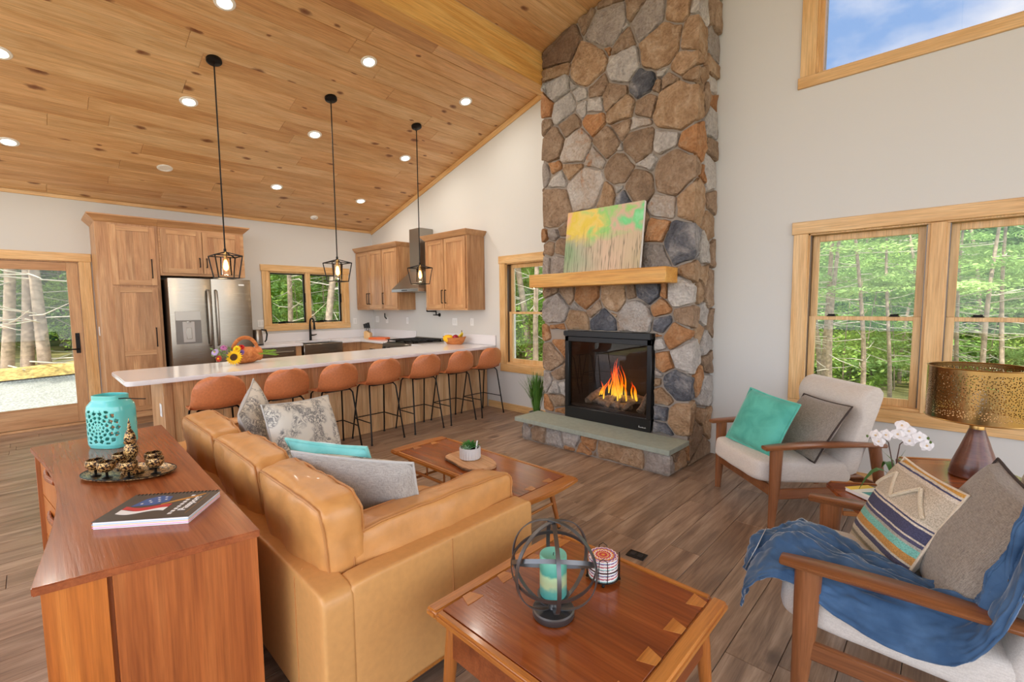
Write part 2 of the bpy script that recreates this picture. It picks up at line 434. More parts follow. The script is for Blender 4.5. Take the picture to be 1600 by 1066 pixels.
# ceiling
ce = MB()
def rp_(x, dz): return (x, zc(x)+dz)
ce.prismY([rp_(-8.5, .012), rp_(RIDGE, .012), rp_(4.2, .012), rp_(4.2, .22), rp_(RIDGE, .22), rp_(-8.5, .22)], -3.6, 5.2)
ceil = struct(ce.build('ceiling', M['grout'], smooth=0))
BW = .2045
xs = [-5.46+BW*i for i in range(-14, 27)]
for xa in xs:
    xb = xa+BW
    if xa > RIDGE-.05: break
    xa_ = max(xa, -8.14); xb = min(xb, RIDGE)
    y = -1.2-rnd.random()*2.4
    while y < YG:
        L = 1.8+rnd.random()*2.2; y1 = min(y+L, YG)
        if y1 > -1.1:
            y0 = max(y, -1.2); cx, cy = (xa_+xb)/2, (y0+y1)/2; w = (xb-xa_)/math.cos(ANG)
            o = MB().box(-w/2+.001, w/2-.001, y0-cy+.0008, y1-cy-.0008, 0, .014, .004).build('ceiling_board', M['pine'], ceil, smooth=0)
            o.location = (cx, cy, zc(cx)); o.rotation_euler = (0, -ANG, 0)
        y += L
mb = MB()
for i in range(40):
    xa = -8.14+i*BW
    if xa+BW < RIDGE:
        st = len(mb.v); w = BW/math.cos(ANG); mb.box(-w/2+.001, w/2-.001, -3.5, -1.205, 0, .014, .004)
        mb.xf(Matrix.Translation((xa+BW/2, 0, zc(xa+BW/2))) @ Matrix.Rotation(-ANG, 4, 'Y'), st)
for i in range(20):
    xa = RIDGE+.01+i*BW; st = len(mb.v); w = BW/math.cos(ANG); mb.box(-w/2+.001, w/2-.001, -3.5, YG, 0, .014, .004)
    mb.xf(Matrix.Translation((xa+BW/2, 0, zc(xa+BW/2))) @ Matrix.Rotation(ANG, 4, 'Y'), st)
o = mb.build('board_field', M['pine'], ceil, smooth=0); o['kind'] = 'stuff'

# beam and ceiling trims
bm_ = MB().box(-3.60, -3.42, -3.5, YG-.002, 3.94, 4.40, .006).build('ceiling_beam', M['beam'], loc=(-3.5, .5, 4.1))
struct(bm_, 'heavy pale timber beam running under the sloped ceiling to the chimney')
st = MB(); L = (-3.41+8.14)/math.cos(ANG); st.box(-L/2, L/2, -.02, 0, -.075, -.002, .004)
o = st.build('trim_1', M['pineX']); o.location = ((-3.41-8.14)/2, YG, zc((-3.41-8.14)/2)); o.rotation_euler = (0, -ANG, 0); struct(o)
struct(MB().box(XK, XK+.018, -3.5, YG-.022, 2.93-.045, 2.93, .004).build('trim_2', M['pineY'], loc=(XK, 1, 2.9)))

# gable wall
def ztop(x): return zc(x)+.03
W1 = (-4.53, -3.72, .66, 2.08); W2 = (-.905, .765, .65, 2.085); W3z = 3.385
def w3t(x): return zc(x)-.42
wb = MB(); y0, y1 = YG, YG+.2
def piece(*p): wb.prismY(p, y0, y1)
piece((-8.34, -.1), (W1[0], -.1), (W1[0], ztop(W1[0])), (-8.34, ztop(-8.34)))
piece((W1[0], -.1), (W1[1], -.1), (W1[1], W1[2]), (W1[0], W1[2]))
piece((W1[0], W1[3]), (W1[1], W1[3]), (W1[1], ztop(W1[1])), (W1[0], ztop(W1[0])))
piece((W1[1], -.1), (W2[0], -.1), (W2[0], ztop(W2[0])), (W1[1], ztop(W1[1])))
piece((W2[0], -.1), (W2[1], -.1), (W2[1], W2[2]), (W2[0], W2[2]))
piece((W2[0], W2[3]), (W2[1], W2[3]), (W2[1], W3z), (W2[0], W3z))
piece((W2[0], w3t(W2[0])), (RIDGE, w3t(RIDGE)), (RIDGE, ztop(RIDGE)), (W2[0], ztop(W2[0])))
piece((RIDGE, w3t(RIDGE)), (W2[1], w3t(W2[1])), (W2[1], ztop(W2[1])), (RIDGE, ztop(RIDGE)))
piece((W2[1], -.1), (4.2, -.1), (4.2, ztop(4.2)), (W2[1], ztop(W2[1])))
struct(wb.build('wall_back', M['wall'], smooth=0))
# kitchen wall
DY0, DY1, DZ1 = -.47, .475, 2.105
KW = (2.735, 4.025, 1.195, 2.095)
wl = MB(); a, b = XK-.2, XK; T = 2.955
wl.box(a, b, -3.6, DY0, -.1, T); wl.box(a, b, DY0, DY1, DZ1, T); wl.box(a, b, DY1, KW[0], -.1, T)
wl.box(a, b, KW[0], KW[1], -.1, KW[2]); wl.box(a, b, KW[0], KW[1], KW[3], T); wl.box(a, b, KW[1], 4.63, -.1, T)
struct(wl.build('wall_left', M['wall'], smooth=0))
# baseboards
def bbx(n, x0, x1): struct(MB().box(x0, x1, YG-.016, YG, 0, .10, .004).build(n, M['pineX'], loc=((x0+x1)/2, YG, 0)))
bbx('baseboard_back', -4.90, -3.43); bbx('baseboard_back', -1.62, 3.5)

# ------------------------------------------------------------------ windows in the gable wall
def dh_window(name, units, z0, z1, zm, label):
    """double hung units; units: list of (x0,x1)"""
    n = snode(name, (units[0][0], YG, z0), label); ox, oz = units[0][0], z0
    X0, X1 = units[0][0], units[-1][1]
    def P(nm, mb, mat, par=n): return mb.build(nm, mat, par)
    L = lambda x: x-ox
    Z = lambda z: z-oz
    P('head_casing', MB().box(L(X0)-.118, L(X1)+.118, -.026, 0, Z(z1)-.005, Z(z1)+.1, .003), M['pineX'])
    P('apron_casing', MB().box(L(X0)-.104, L(X1)+.104, -.022, 0, Z(z0)-.105, Z(z0)-.0, .003), M['pineX'])
    for xx in (L(X0)-.104, L(X1)-.006): P('side_casing', MB().box(xx, xx+.11, -.022, 0, Z(z0), Z(z1)-.005, .003), M['pineZ'])
    jm = MB(); jm.box(L(X0), L(X0)+.016, 0, .15, 0, Z(z1)); jm.box(L(X1)-.016, L(X1), 0, .15, 0, Z(z1)); jm.box(L(X0), L(X1), 0, .15, Z(z1)-.016, Z(z1)); jm.box(L(X0), L(X1), 0, .15, 0, .018)
    P('jamb', jm, M['pineZ'])
    P('stool_ledge', MB().box(L(X0), L(X1), -.004, .07, .0, .024, .003), M['pineX'])
    for i in range(len(units)-1):
        a, b = L(units[i][1]), L(units[i+1][0]); P('mullion', MB().box(a, b, -.018, .15, 0, Z(z1)-.01, .003), M['pineZ']); P('mullion_jamb', MB().box(a-.0155, a, .012, .15, 0, Z(z1)-.016), M['pineZ']); P('mullion_jamb', MB().box(b, b+.0155, .012, .15, 0, Z(z1)-.016), M['pineZ'])
    for (a, b) in units:
        a, b = L(a)+.022, L(b)-.022
        for ax in (a-.006, b): P('track', MB().box(ax, ax+.006, .02, .13, .03, Z(z1)-.02), M['steel_dark'])
        for nm, za, zb, yy, bt, tp in (('upper_sash', Z(zm)-.012, Z(z1)-.02, .085, .028, .05), ('lower_sash', .022, Z(zm)+.018, .045, .06, .032)):
            s = MB(); w = .048
            s.box(a, a+w, yy, yy+.034, za, zb, .002); s.box(b-w, b, yy, yy+.034, za, zb, .002)
            s.box(a+w, b-w, yy, yy+.034, za, za+bt, .002); s.box(a+w, b-w, yy, yy+.034, zb-tp, zb, .002)
            sash = P(nm, s, M['pineZ'])
            P('pane', MB().box(a+w-.002, b-w+.002, yy+.014, yy+.019, za+bt-.002, zb-tp+.002), M['glass'], sash)
        for fx in (.22, .78):
            xx = a+(b-a)*fx; lk = MB(); lk.box(xx-.032, xx+.032, .03, .062, Z(zm)+.018, Z(zm)+.026, .002); lk.cbox((xx, .046, Z(zm)+.031), (.05, .014, .012), .003)
            P('sash_lock', lk, M['black'])
    return n
dh_window('window_1', [(W1[0], W1[1])], W1[2], W1[3], 1.385, 'single pine-trimmed sash window left of the stone chimney')
dh_window('window_2', [(W2[0], -.13), (-.04, W2[1])], W2[2], W2[3], 1.362, 'twin pine-trimmed sash window behind the armchair and lamp')
# fixed window high in the gable
n3 = snode('window_3', (W2[0], YG, W3z), 'tall fixed gable window high on the wall showing sky'); ox = W2[0]; wX = W2[1]-W2[0]
MB().box(-.118, wX+.118, -.024, 0, -.09, .0, .003).build('apron_casing', M['pineX'], n3)
hl = w3t(W2[0])-W3z; hr = w3t(W2[1])-W3z; hm = w3t(RIDGE)-W3z; xm = RIDGE-ox
MB().box(-.104, .006, -.02, 0, 0, hl+.08, .003).build('side_casing', M['pineZ'], n3)
MB().box(wX-.006, wX+.104, -.02, 0, 0, hr+.08, .003).build('side_casing', M['pineZ'], n3)
MB().prismY([(-.104, hl-.03), (xm, hm), (xm, hm+.1), (-.104, hl+.07)], -.02, 0).build('head_casing', M['pineX'], n3)
MB().prismY([(xm, hm), (wX+.104, hr-.03), (wX+.104, hr+.07), (xm, hm+.1)], -.02, 0).build('head_casing', M['pineX'], n3)
fr = MB(); fr.box(0, .05, .03, .16, 0, hl); fr.box(wX-.05, wX, .03, .16, 0, hr); fr.box(0, wX, .03, .16, 0, .02)
fr.box(0, .02, 0, .03, 0, hl); fr.box(wX-.02, wX, 0, .03, 0, hr); fr.box(0, wX, 0, .03, 0, .012)
fr.build('frame', M['pineZ'], n3)
MB().prismY([(.045, .015), (wX-.045, .015), (wX-.045, hr-.01), (xm, hm-.01), (.045, hl-.01)], .09, .096).build('pane', M['gable_glass'], n3)

# ------------------------------------------------------------------ kitchen window (two casements)
kw = snode('window_4', (XK, KW[0], KW[2]), 'pair of casement windows above the kitchen sink'); wY = KW[1]-KW[0]; hZ = KW[3]-KW[2]
MB().box(0, .026, -.118, wY+.118, hZ-.004, hZ+.1, .003).build('head_casing', M['pineY'], kw)
MB().box(0, .03, -.104, wY+.104, -.095, .0, .003).build('apron_casing', M['pineY'], kw)
for yy in (-.1, wY-.006): MB().box(0, .022, yy, yy+.106, 0, hZ-.004, .003).build('side_casing', M['pineZ'], kw)
j = MB(); j.box(-.12, 0, 0, .03, 0, hZ); j.box(-.12, 0, wY-.03, wY, 0, hZ); j.box(-.12, 0, 0, wY, hZ-.024, hZ); j.box(-.12, .004, 0, wY, 0, .024); j.build('jamb', M['pineZ'], kw)
MB().box(-.11, .012, wY/2-.04, wY/2+.04, 0, hZ, .003).build('mullion', M['pineZ'], kw)
for a, b in ((.032, wY/2-.042), (wY/2+.042, wY-.032)):
    s = MB(); w = .02
    s.box(-.08, -.045, a, a+w, .03, hZ-.03); s.box(-.08, -.045, b-w, b, .03, hZ-.03); s.box(-.08, -.045, a, b, .03, .03+w); s.box(-.08, -.045, a, b, hZ-.03-w, hZ-.03)
    ss = s.build('casement_sash', M['black'], kw)
    MB().box(-.066, -.061, a+w-.003, b-w+.003, .047, hZ-.047).build('pane', M['glass'], ss)
    cr = MB(); c0 = a+.16; cr.cbox((-.02, c0, .04), (.05, .12, .032), .008); cr.tube([(-.005, c0-.02, .055), (.004, c0+.05, .062), (.004, c0+.11, .05)], .006, 6); cr.build('crank', M['black'], kw)
    MB().box(-.042, -.022, b-.01, b+.012, hZ*.42, hZ*.6, .003).build('latch', M['black'], kw)

# ------------------------------------------------------------------ glass door
dr = snode('door_1', (XK, DY0, 0), 'wood framed glass patio door at the left end of the kitchen wall'); wD = DY1-DY0
for yy, ww in ((wD-.005, .115), (-.11, .115)): MB().box(0, .022, yy, yy+ww, 0, DZ1, .003).build('side_casing', M['pineZ'], dr)
MB().box(0, .024, -.12, wD+.118, DZ1, DZ1+.105, .003).build('head_casing', M['pineY'], dr)
j = MB(); j.box(-.18, 0, 0, .012, 0, DZ1); j.box(-.18, 0, wD-.012, wD, 0, DZ1); j.box(-.18, 0, 0, wD, DZ1-.012, DZ1); j.build('jamb', M['doorwood'], dr)
MB().box(-.18, .03, 0, wD, 0, .028, .004).build('threshold', M['doorwoodY'], dr)
s = MB(); a, b = .016, wD-.016; w = .108; z0, z1 = .036, DZ1-.016
s.box(-.06, -.012, a, a+w, z0, z1, .002); s.box(-.06, -.012, b-w, b, z0, z1, .002)
slab = s.build('door_stiles', M['doorwood'], dr)
s = MB(); s.box(-.06, -.012, a+w, b-w, z0, .275, .002); s.box(-.06, -.012, a+w, b-w, 1.985, z1, .002); s.build('door_rails', M['doorwoodY'], dr)
MB().box(-.04, -.034, a+w-.004, b-w+.004, .27, 1.99).build('pane', M['glass'], dr)
h = MB(); h.box(-.012, -.004, b-.075, b-.033, .93, 1.19, .002); hp = h.build('lock_plate', M['black'], dr)
h = MB(); h.tube([(-.004, b-.052, .985), (.045, b-.052, .985), (.05, b-.07, .985), (.05, b-.19, .985)], .009, 8); h.cbox((.004, b-.054, 1.13), (.02, .018, .04), .004); h.build('handle', M['black'], dr)

# ================================================================== chimney
uL, uR, YC = -3.40, -1.70, 4.125
FB = (-3.075, -2.035, .262, 1.215)   # firebox opening x0,x1,z0,z1
def stone_mat(name, cs, scale=7):
    m, nt, b = newmat(name); t = NT(nt); tcn = t.n('ShaderNodeTexCoord'); oi = t.n('ShaderNodeObjectInfo')
    ad = t.n('ShaderNodeVectorMath', {0: tcn.outputs['Object'], 1: t.math('MULTIPLY', oi.outputs['Random'], 60.)}, operation='ADD')
    z = t.n('ShaderNodeTexNoise', {'Vector': ad.outputs[0], 'Scale': scale, 'Detail': 8, 'Roughness': .66, 'Distortion': .7})
    c = t.ramp(z.outputs['Fac'], cs)
    z2 = t.n('ShaderNodeTexNoise', {'Vector': ad.outputs[0], 'Scale': 45., 'Detail': 4})
    c = t.mix(.45, c, t.ramp(z2.outputs['Fac'], [(.3, (170, 165, 160)), (.7, (255, 255, 255))]), 'MULTIPLY')
    hs = t.n('ShaderNodeHueSaturation', {'Color': c, 'Value': t.math('MULTIPLY_ADD', oi.outputs['Random'], .3, .86)})
    t.l(hs.outputs[0], b.inputs['Base Color']); b.inputs['Roughness'].default_value = .88; b.inputs['Specular IOR Level'].default_value = .25
    h = t.math('ADD', z.outputs['Fac'], t.math('MULTIPLY', z2.outputs['Fac'], .5))
    bp = t.n('ShaderNodeBump', {'Height': h, 'Strength': 1.0, 'Distance': .05}); t.l(bp.outputs[0], b.inputs['Normal'])
    return m
SM = {'b': stone_mat('brown fieldstone', [(.25, (128, 106, 88)), (.5, (166, 140, 116)), (.75, (194, 172, 150))]),
      'd': stone_mat('umber fieldstone', [(.25, (118, 94, 78)), (.5, (150, 122, 100)), (.75, (172, 146, 124))]),
      't': stone_mat('tan fieldstone', [(.25, (148, 114, 84)), (.5, (184, 152, 120)), (.75, (210, 186, 160))]),
      'g': stone_mat('grey fieldstone', [(.25, (146, 136, 130)), (.5, (178, 168, 160)), (.75, (202, 194, 186))]),
      'l': stone_mat('pale fieldstone', [(.25, (164, 158, 154)), (.5, (200, 194, 188)), (.75, (224, 218, 210))]),
      'o': stone_mat('rust fieldstone', [(.25, (150, 98, 60)), (.5, (186, 136, 94)), (.75, (198, 164, 130))]),
      's': stone_mat('slate blue fieldstone', [(.3, (70, 72, 80)), (.5, (112, 114, 122)), (.7, (182, 178, 176))], 5),
      'x': stone_mat('pale rust-streaked fieldstone', [(.3, (196, 122, 60)), (.4, (186, 168, 152)), (.6, (204, 198, 192)), (.8, (222, 216, 210))], 4)}
STONES = """-2.567,4.444,0.154,b -2.683,4.483,0.057,g -2.279,4.274,0.118,b -2.594,4.244,0.233,g -2.136,4.113,0.189,g -2.014,4.106,0.071,g -2.772,4.389,0.096,b -2.438,4.146,0.091,l -3.123,4.241,0.202,d -2.396,4.014,0.136,b -2.021,3.848,0.215,t -2.801,3.96,0.226,t -2.622,4.052,0.11,o -2.393,3.788,0.183,l -3.157,4.021,0.119,t -1.896,4.088,0.14,t -1.7,3.799,0.161,t -1.631,4.055,0.082,l -1.82,3.708,0.05,l -1.773,3.617,0.138,t -1.7,3.455,0.13,t -1.907,3.47,0.099,b -2.192,3.563,0.133,s -2.052,3.484,0.058,b -2.017,3.617,0.04,l -3.174,3.831,0.136,l -2.942,3.807,0.066,l -2.91,3.696,0.092,l -2.678,3.685,0.127,b -2.488,3.541,0.155,b -1.894,3.379,0.085,g -1.845,3.245,0.239,t -3.107,3.601,0.153,l -2.893,3.539,0.082,l -2.707,3.522,0.112,l -3.351,3.672,0.088,o -2.417,3.388,0.154,t -2.15,3.334,0.133,b -2.212,3.191,0.12,x -3.388,3.492,0.071,b -3.04,3.399,0.142,b -2.736,3.351,0.129,o -3.263,3.257,0.174,b -2.957,3.157,0.201,x -2.585,3.119,0.152,b -2.415,3.233,0.123,b -2.21,3.017,0.186,b -1.946,2.986,0.167,l -1.7,2.914,0.182,o -2.719,3.001,0.13,x -2.399,2.99,0.046,l -2.425,2.827,0.171,b -2.989,2.969,0.128,t -3.391,2.97,0.089,g -3.246,3.009,0.063,o -3.194,2.849,0.097,l -2.117,2.81,0.133,l -1.857,2.688,0.242,b -2.827,2.703,0.231,x -2.611,2.603,0.144,t -2.437,2.671,0.087,l -2.205,2.641,0.181,b -3.248,2.571,0.228,b -2.366,2.537,0.108,s -1.948,2.424,0.145,x -1.65,2.425,0.219,t -2.03,2.17,0.133,o -3.395,2.283,0.054,o -3.266,2.297,0.071,g -3.125,2.349,0.069,b -3.321,2.134,0.071,b -3.16,2.12,0.087,b -1.786,2.063,0.185,s -1.512,2.003,0.105,l -2.052,1.949,0.149,g -3.378,1.968,0.072,g -3.213,1.957,0.099,g -2.794,2.309,0.199,b -2.548,2.128,0.192,g -2.294,2.248,0.185,t -2.792,2.021,0.166,l -2.345,1.96,0.172,b -1.314,4.128,0.121,b -1.325,3.837,0.139,g -1.345,3.675,0.104,t -1.335,3.512,0.087,l -1.294,3.367,0.078,o -1.533,3.349,0.061,b -1.312,3.169,0.141,l -1.297,2.944,0.089,b -1.344,2.704,0.159,l -1.549,2.642,0.062,o -1.344,2.217,0.125,t -1.268,2.011,0.073,b -3.297,1.624,0.072,b -3.076,1.588,0.093,b -2.823,1.578,0.15,o -2.482,1.549,0.142,t -2.292,1.568,0.062,b -2.102,1.597,0.121,s -1.922,1.592,0.052,o -1.783,1.589,0.14,l -1.552,1.615,0.077,t -3.233,1.446,0.174,g -2.925,1.434,0.091,g -2.724,1.446,0.103,b -2.939,1.312,0.153,t -2.613,1.307,0.146,s -2.52,1.401,0.05,t -2.241,1.359,0.193,x -2.135,1.484,0.054,t -1.986,1.447,0.106,o -1.956,1.31,0.106,s -1.737,1.376,0.121,b -1.447,1.39,0.079,l -3.202,1.206,0.095,o -3.382,1.155,0.057,o -1.807,1.199,0.142,o -1.993,1.192,0.033,o -1.98,1.118,0.066,l -1.529,1.215,0.078,t -1.686,1.768,0.091,t -1.479,1.714,0.078,t -3.197,1.02,0.091,o -3.314,0.894,0.164,b -3.383,0.621,0.1,g -3.198,0.72,0.081,b -3.231,0.532,0.082,l -3.149,0.555,0.058,l -3.215,0.402,0.098,b -3.35,0.315,0.083,o -3.182,0.287,0.059,o -1.7,1.015,0.17,l -1.933,0.941,0.108,o -1.988,0.826,0.054,g -1.986,0.738,0.068,t -1.806,0.737,0.159,s -1.938,0.612,0.122,t -1.947,0.456,0.109,s -1.944,0.301,0.096,s -1.757,0.433,0.159,t -1.545,0.783,0.08,o -1.334,0.934,0.083,b -1.373,1.114,0.098,l -1.373,0.65,0.149,l -1.442,0.393,0.099,t -1.517,0.275,0.114,b -1.397,0.092,0.117,b"""
HSTONES = """-3.345,0.097,0.06,g -3.168,0.109,0.108,b -2.965,0.093,0.113,l -2.74,0.144,0.11,l -2.515,0.156,0.091,o -2.748,0.049,0.047,o -2.583,0.051,0.077,o -2.172,0.097,0.259,t -1.779,0.075,0.148,g -1.458,0.083,0.09,t -1.082,0.074,0.08,b -2.339,0.21,0.059,g"""
def parse(s): return [(float(q[0]), float(q[1]), float(q[2]), q[3]) for q in (e.split(',') for e in s.split())]
def clip(poly, nx, ny, d):    # keep nx*x+ny*y <= d
    out = []
    for i in range(len(poly)):
        a, b = poly[i], poly[(i+1) % len(poly)]
        fa, fb = nx*a[0]+ny*a[1]-d, nx*b[0]+ny*b[1]-d
        if fa <= 0: out.append(a)
        if (fa < 0 < fb) or (fb < 0 < fa):
            t_ = fa/(fa-fb); out.append((a[0]+(b[0]-a[0])*t_, a[1]+(b[1]-a[1])*t_))
    return out
def wrap(u, v, h, yc, ul, ur):
    if u < ul: return Vector((ul-h, yc+(ul-u), v))
    if u > ur: return Vector((ur+h, yc+(u-ur), v))
    return Vector((u-(h if u <= ul+1e-6 else 0)+(h if u >= ur-1e-6 else 0), yc-h, v))
def make_stones(seeds, rect, yc, ul, ur, parent, cut=None, gap=.008, slope=False, hmin=.022, hmax=.05):
    rn = random.Random(3); cnt = 0
    for i, (u, v, r, c) in enumerate(seeds):
        poly = [(rect[0], rect[2]), (rect[1], rect[2]), (rect[1], rect[3]), (rect[0], rect[3])]
        for j, (u2, v2, r2_, _) in enumerate(seeds):
            if i == j: continue
            nx, ny = u2-u, v2-v
            if nx*nx+ny*ny > 1.6: continue
            d = ((u2*u2+v2*v2-r2_*r2_)-(u*u+v*v-r*r))/2
            poly = clip(poly, nx, ny, d)
            if len(poly) < 3: break
        if len(poly) >= 3 and cut:
            x0, x1, z0, z1 = cut
            mu = sum(p[0] for p in poly)/len(poly); mv = sum(p[1] for p in poly)/len(poly)
            if v > z1-.02: poly = clip(poly, 0, -1, -z1) if x0-.12 < mu < x1+.12 and mv < z1+.4 else poly
            elif u < x0+.1: poly = clip(poly, 1, 0, x0)
            elif u > x1-.1: poly = clip(poly, -1, 0, -x1)
        if slope and u < ur+.02: poly = clip(poly, 0, -1, -.254)
        if slope: poly = clip(poly, -SL, 1, 2.93+SL*8.14-.006)
        if len(poly) < 3: continue
        # perimeter points, rounded and roughened
        n = len(poly); ar = sum(poly[k][0]*poly[(k+1) % n][1]-poly[(k+1) % n][0]*poly[k][1] for k in range(n))/2
        if abs(ar) < .0022: continue
        cx = sum(p[0] for p in poly)/n; cy = sum(p[1] for p in poly)/n
        pts = []
        for k in range(n):
            a, b = Vector(poly[k]), Vector(poly[(k+1) % n]); L = (b-a).length
            if L < .012: continue
            m_ = max(2, int(L/.075)+1)
            cutc = min(.3, .012/L)
            for q in range(m_+1):
                t_ = cutc+(1-2*cutc)*q/m_
                pts.append(a.lerp(b, t_))
        # inset and jitter
        cc = Vector((cx, cy)); P = []
        for p in pts:
            dd = p-cc; L = dd.length
            if L < 1e-4: continue
            jn = mnoise.noise(Vector((p.x*11, p.y*11, i*3.1)))*.014
            P.append(cc+dd*max(.3, (L-gap+jn)/L))
        if len(P) < 4: continue
        # crossing the vertical corners: add points exactly on the corner line
        crosses = [uc for uc in (ul, ur) if min(p.x for p in P) < uc-.01 and max(p.x for p in P) > uc+.01]
        for uc in crosses:
            Q = []
            for k in range(len(P)):
                a, b = P[k], P[(k+1) % len(P)]; Q.append(a)
                if (a.x-uc)*(b.x-uc) < 0: Q.append(Vector((uc, a.y+(b.y-a.y)*(uc-a.x)/(b.x-a.x))))
            P = Q
        if crosses:
            uc = crosses[0]; on = [p.y for p in P if abs(p.x-uc) < 1e-6]; cc = Vector((uc, sum(on)/len(on)))
        H = rn.uniform(hmin, hmax); vs = []; m_ = len(P)
        tx, ty = rn.uniform(-.05, .05), rn.uniform(-.05, .05)
        for ins, hh in ((0, -.02), (.004, .55), (.011, .92), (.04, 1.05)):
            for k, p in enumerate(P):
                q = cc+(p-cc)*max(.25, 1-ins/max(.03, (p-cc).length))
                if abs(p.x-ul) < 1e-6 or abs(p.x-ur) < 1e-6: q.x = p.x
                rough_ = mnoise.noise(Vector((q.x*19, q.y*19, i*1.7)))*.016 if hh > .3 else 0
                h = H*hh+rough_+((q.x-cc.x)*tx+(q.y-cc.y)*ty if hh > .3 else 0)
                vs.append(wrap(q.x, q.y, max(h, -.004) if hh > 0 else -.012, yc, ul, ur))
        vs.append(wrap(cc.x, cc.y, H*1.08+.002, yc, ul, ur))
        fs = []
        for a in range(3):
            for k in range(m_): fs.append([a*m_+k, a*m_+(k+1) % m_, (a+1)*m_+(k+1) % m_, (a+1)*m_+k])
        for k in range(m_): fs.append([3*m_+k, 3*m_+(k+1) % m_, 4*m_])
        b_ = MB().add(vs, fs); w = wrap(cc.x, cc.y, 0, yc, ul, ur)
        for q in range(len(b_.v)): b_.v[q] = b_.v[q]-Vector(parent.location)
        b_.build('stone', SM[c], parent, loc=tuple(w-Vector(parent.location)), smooth=50); cnt += 1
    return cnt
ch = thing('stone_chimney', 'floor-to-ceiling fieldstone chimney breast with hearth on the gable wall', 'chimney', (-2.55, YC, 0))
def rel(o, p): return tuple(Vector(p)-Vector(o.location))
seeds = parse(STONES)
rs = random.Random(11)
for u_, v_ in [(-2.95, 4.62), (-2.55, 4.68), (-2.2, 4.52), (-1.9, 4.45), (-1.95, 4.75), (-2.3, 4.8), (-1.62, 4.36), (-1.6, 4.65), (-1.32, 4.45), (-1.36, 4.75), (-1.3, 1.62), (-1.28, 2.48), (-1.24, 1.3), (-1.27, .3)]:
    seeds.append((u_, v_, rs.uniform(.1, .17), rs.choice('btglb')))
vv = .35
while vv < 3.75:
    uu = -3.52
    h_ = rs.uniform(.14, .26)
    while uu > -3.95:
        seeds.append((uu-rs.uniform(0, .05), vv+rs.uniform(-.04, .04), rs.uniform(.07, .13), rs.choice('btglodb'))); uu -= rs.uniform(.18, .28)
    vv += h_
nst = make_stones(seeds, (uL-.50, uR+.50, .004, 4.95), YC, uL, uR, ch, FB, slope=True)
# mortar core around the firebox, sloped top
core = MB(); Yb = YG-.002-YC
def cpz(x): return zc(x)-.004
def cq(x0, x1, z0, z1s): core.prismY([(x0+2.55, z0), (x1+2.55, z0), (x1+2.55, z1s(x1)), (x0+2.55, z1s(x0))], 0, Yb)
cq(uL, FB[0], 0, cpz); cq(FB[1], uR, 0, cpz); cq(FB[0], FB[1], FB[3], cpz); cq(FB[0], FB[1], 0, lambda x: FB[2])
core.box(FB[0]+2.55, FB[1]+2.55, .44, Yb, FB[2], FB[3])
core.build('mortar', M['mortar'], ch, smooth=0)
# raised hearth
HY = 3.735
hseeds = parse(HSTONES)+[(-1.6, .2, .05, 'b'), (-1.3, .16, .09, 'o'), (-3.5, .1, .09, 't'), (-3.68, .12, .09, 'g'), (-2.38, .03, .05, 'b'), (-1.97, .19, .06, 'b'), (-3.28, .2, .03, 'b')]
make_stones(hseeds, (uL-.38, uR+.38, .004, .2), HY, uL, uR, ch, gap=.008, hmin=.015, hmax=.035)
MB().box(uL+2.55, uR+2.55, HY-YC, -.002, 0, .205).build('hearth_core', M['mortar'], ch, smooth=0)
sb = MB(); sb.prism([(-3.475+2.55, 3.672-YC), (-1.665+2.55, 3.665-YC), (-1.66+2.55, 4.07-YC), (-3.47+2.55, 4.075-YC)], .205, .25)
sb.build('hearth_slab', M['slate'], ch, bevel=.004)
# the slab continues under the firebox

# ================================================================== kitchen
def bx(mb, o, a0, a1, d0, d1, z0, z1, b=0):
    """box on a cabinet front: a along the wall, d outward from the parent's origin"""
    return mb.box(d0, d1, a0, a1, z0, z1, b) if o == 'X' else mb.box(a0, a1, -d1, -d0, z0, z1, b)
def pull(o, a, d, z0, z1, vert=True):
    mb = MB()
    if vert:
        bx(mb, o, a-.006, a+.006, d+.022, d+.032, z0, z1, .002)
        for z in (z0+.006, z1-.006): bx(mb, o, a-.006, a+.006, d, d+.026, z-.006, z+.006)
    return mb
def shaker(par, o, a0, a1, z0, z1, d, rail=.062, mid=None, hand=None, nboards=3, seed=0):
    """framed door: stiles, rails, recessed board panel; one part with sub-parts"""
    mr = M['cabY'] if o == 'X' else M['cabX']
    s = MB(); bx(s, o, a0+.001, a1-.001, d, d+.003, z0+.001, z1-.001); dr_ = s.build('door', M['cab'], par)
    def sub(nm, mat, *q):
        p_ = MB(); bx(p_, o, *q); ca, cd, cz = (q[0]+q[1])/2, (q[2]+q[3])/2, (q[4]+q[5])/2
        p_.build(nm, mat, dr_, loc=(cd, ca, cz) if o == 'X' else (ca, -cd, cz))
    for p0 in (a0, a1-rail): sub('stile', M['cab'], p0, p0+rail, d+.003, d+.02, z0, z1, .0015)
    for q0 in (z0, z1-rail)+((mid-rail/2,) if mid else ()): sub('rail', mr, a0+rail, a1-rail, d+.003, d+.0195, q0, q0+rail, .0015)
    rr = random.Random(seed+int(a0*100)); cuts = [a0+rail]; w = (a1-a0-2*rail)
    for i in range(1, nboards): cuts.append(a0+rail+w*(i+rr.uniform(-.25, .25))/nboards)
    cuts.append(a1-rail)
    for i in range(nboards):
        p = MB(); bx(p, o, cuts[i], cuts[i+1]-.0004, d+.003, d+.011, z0+rail, z1-rail)
        c = (d+.006, (cuts[i]+cuts[i+1])/2, (z0+z1)/2) if o == 'X' else ((cuts[i]+cuts[i+1])/2, -d-.006, (z0+z1)/2)
        p.build('panel_board', M['cab'], dr_, loc=c)
    if hand: pull(o, hand[0], d+.02, hand[1], hand[2]).build('handle', M['black'], dr_)
    return dr_
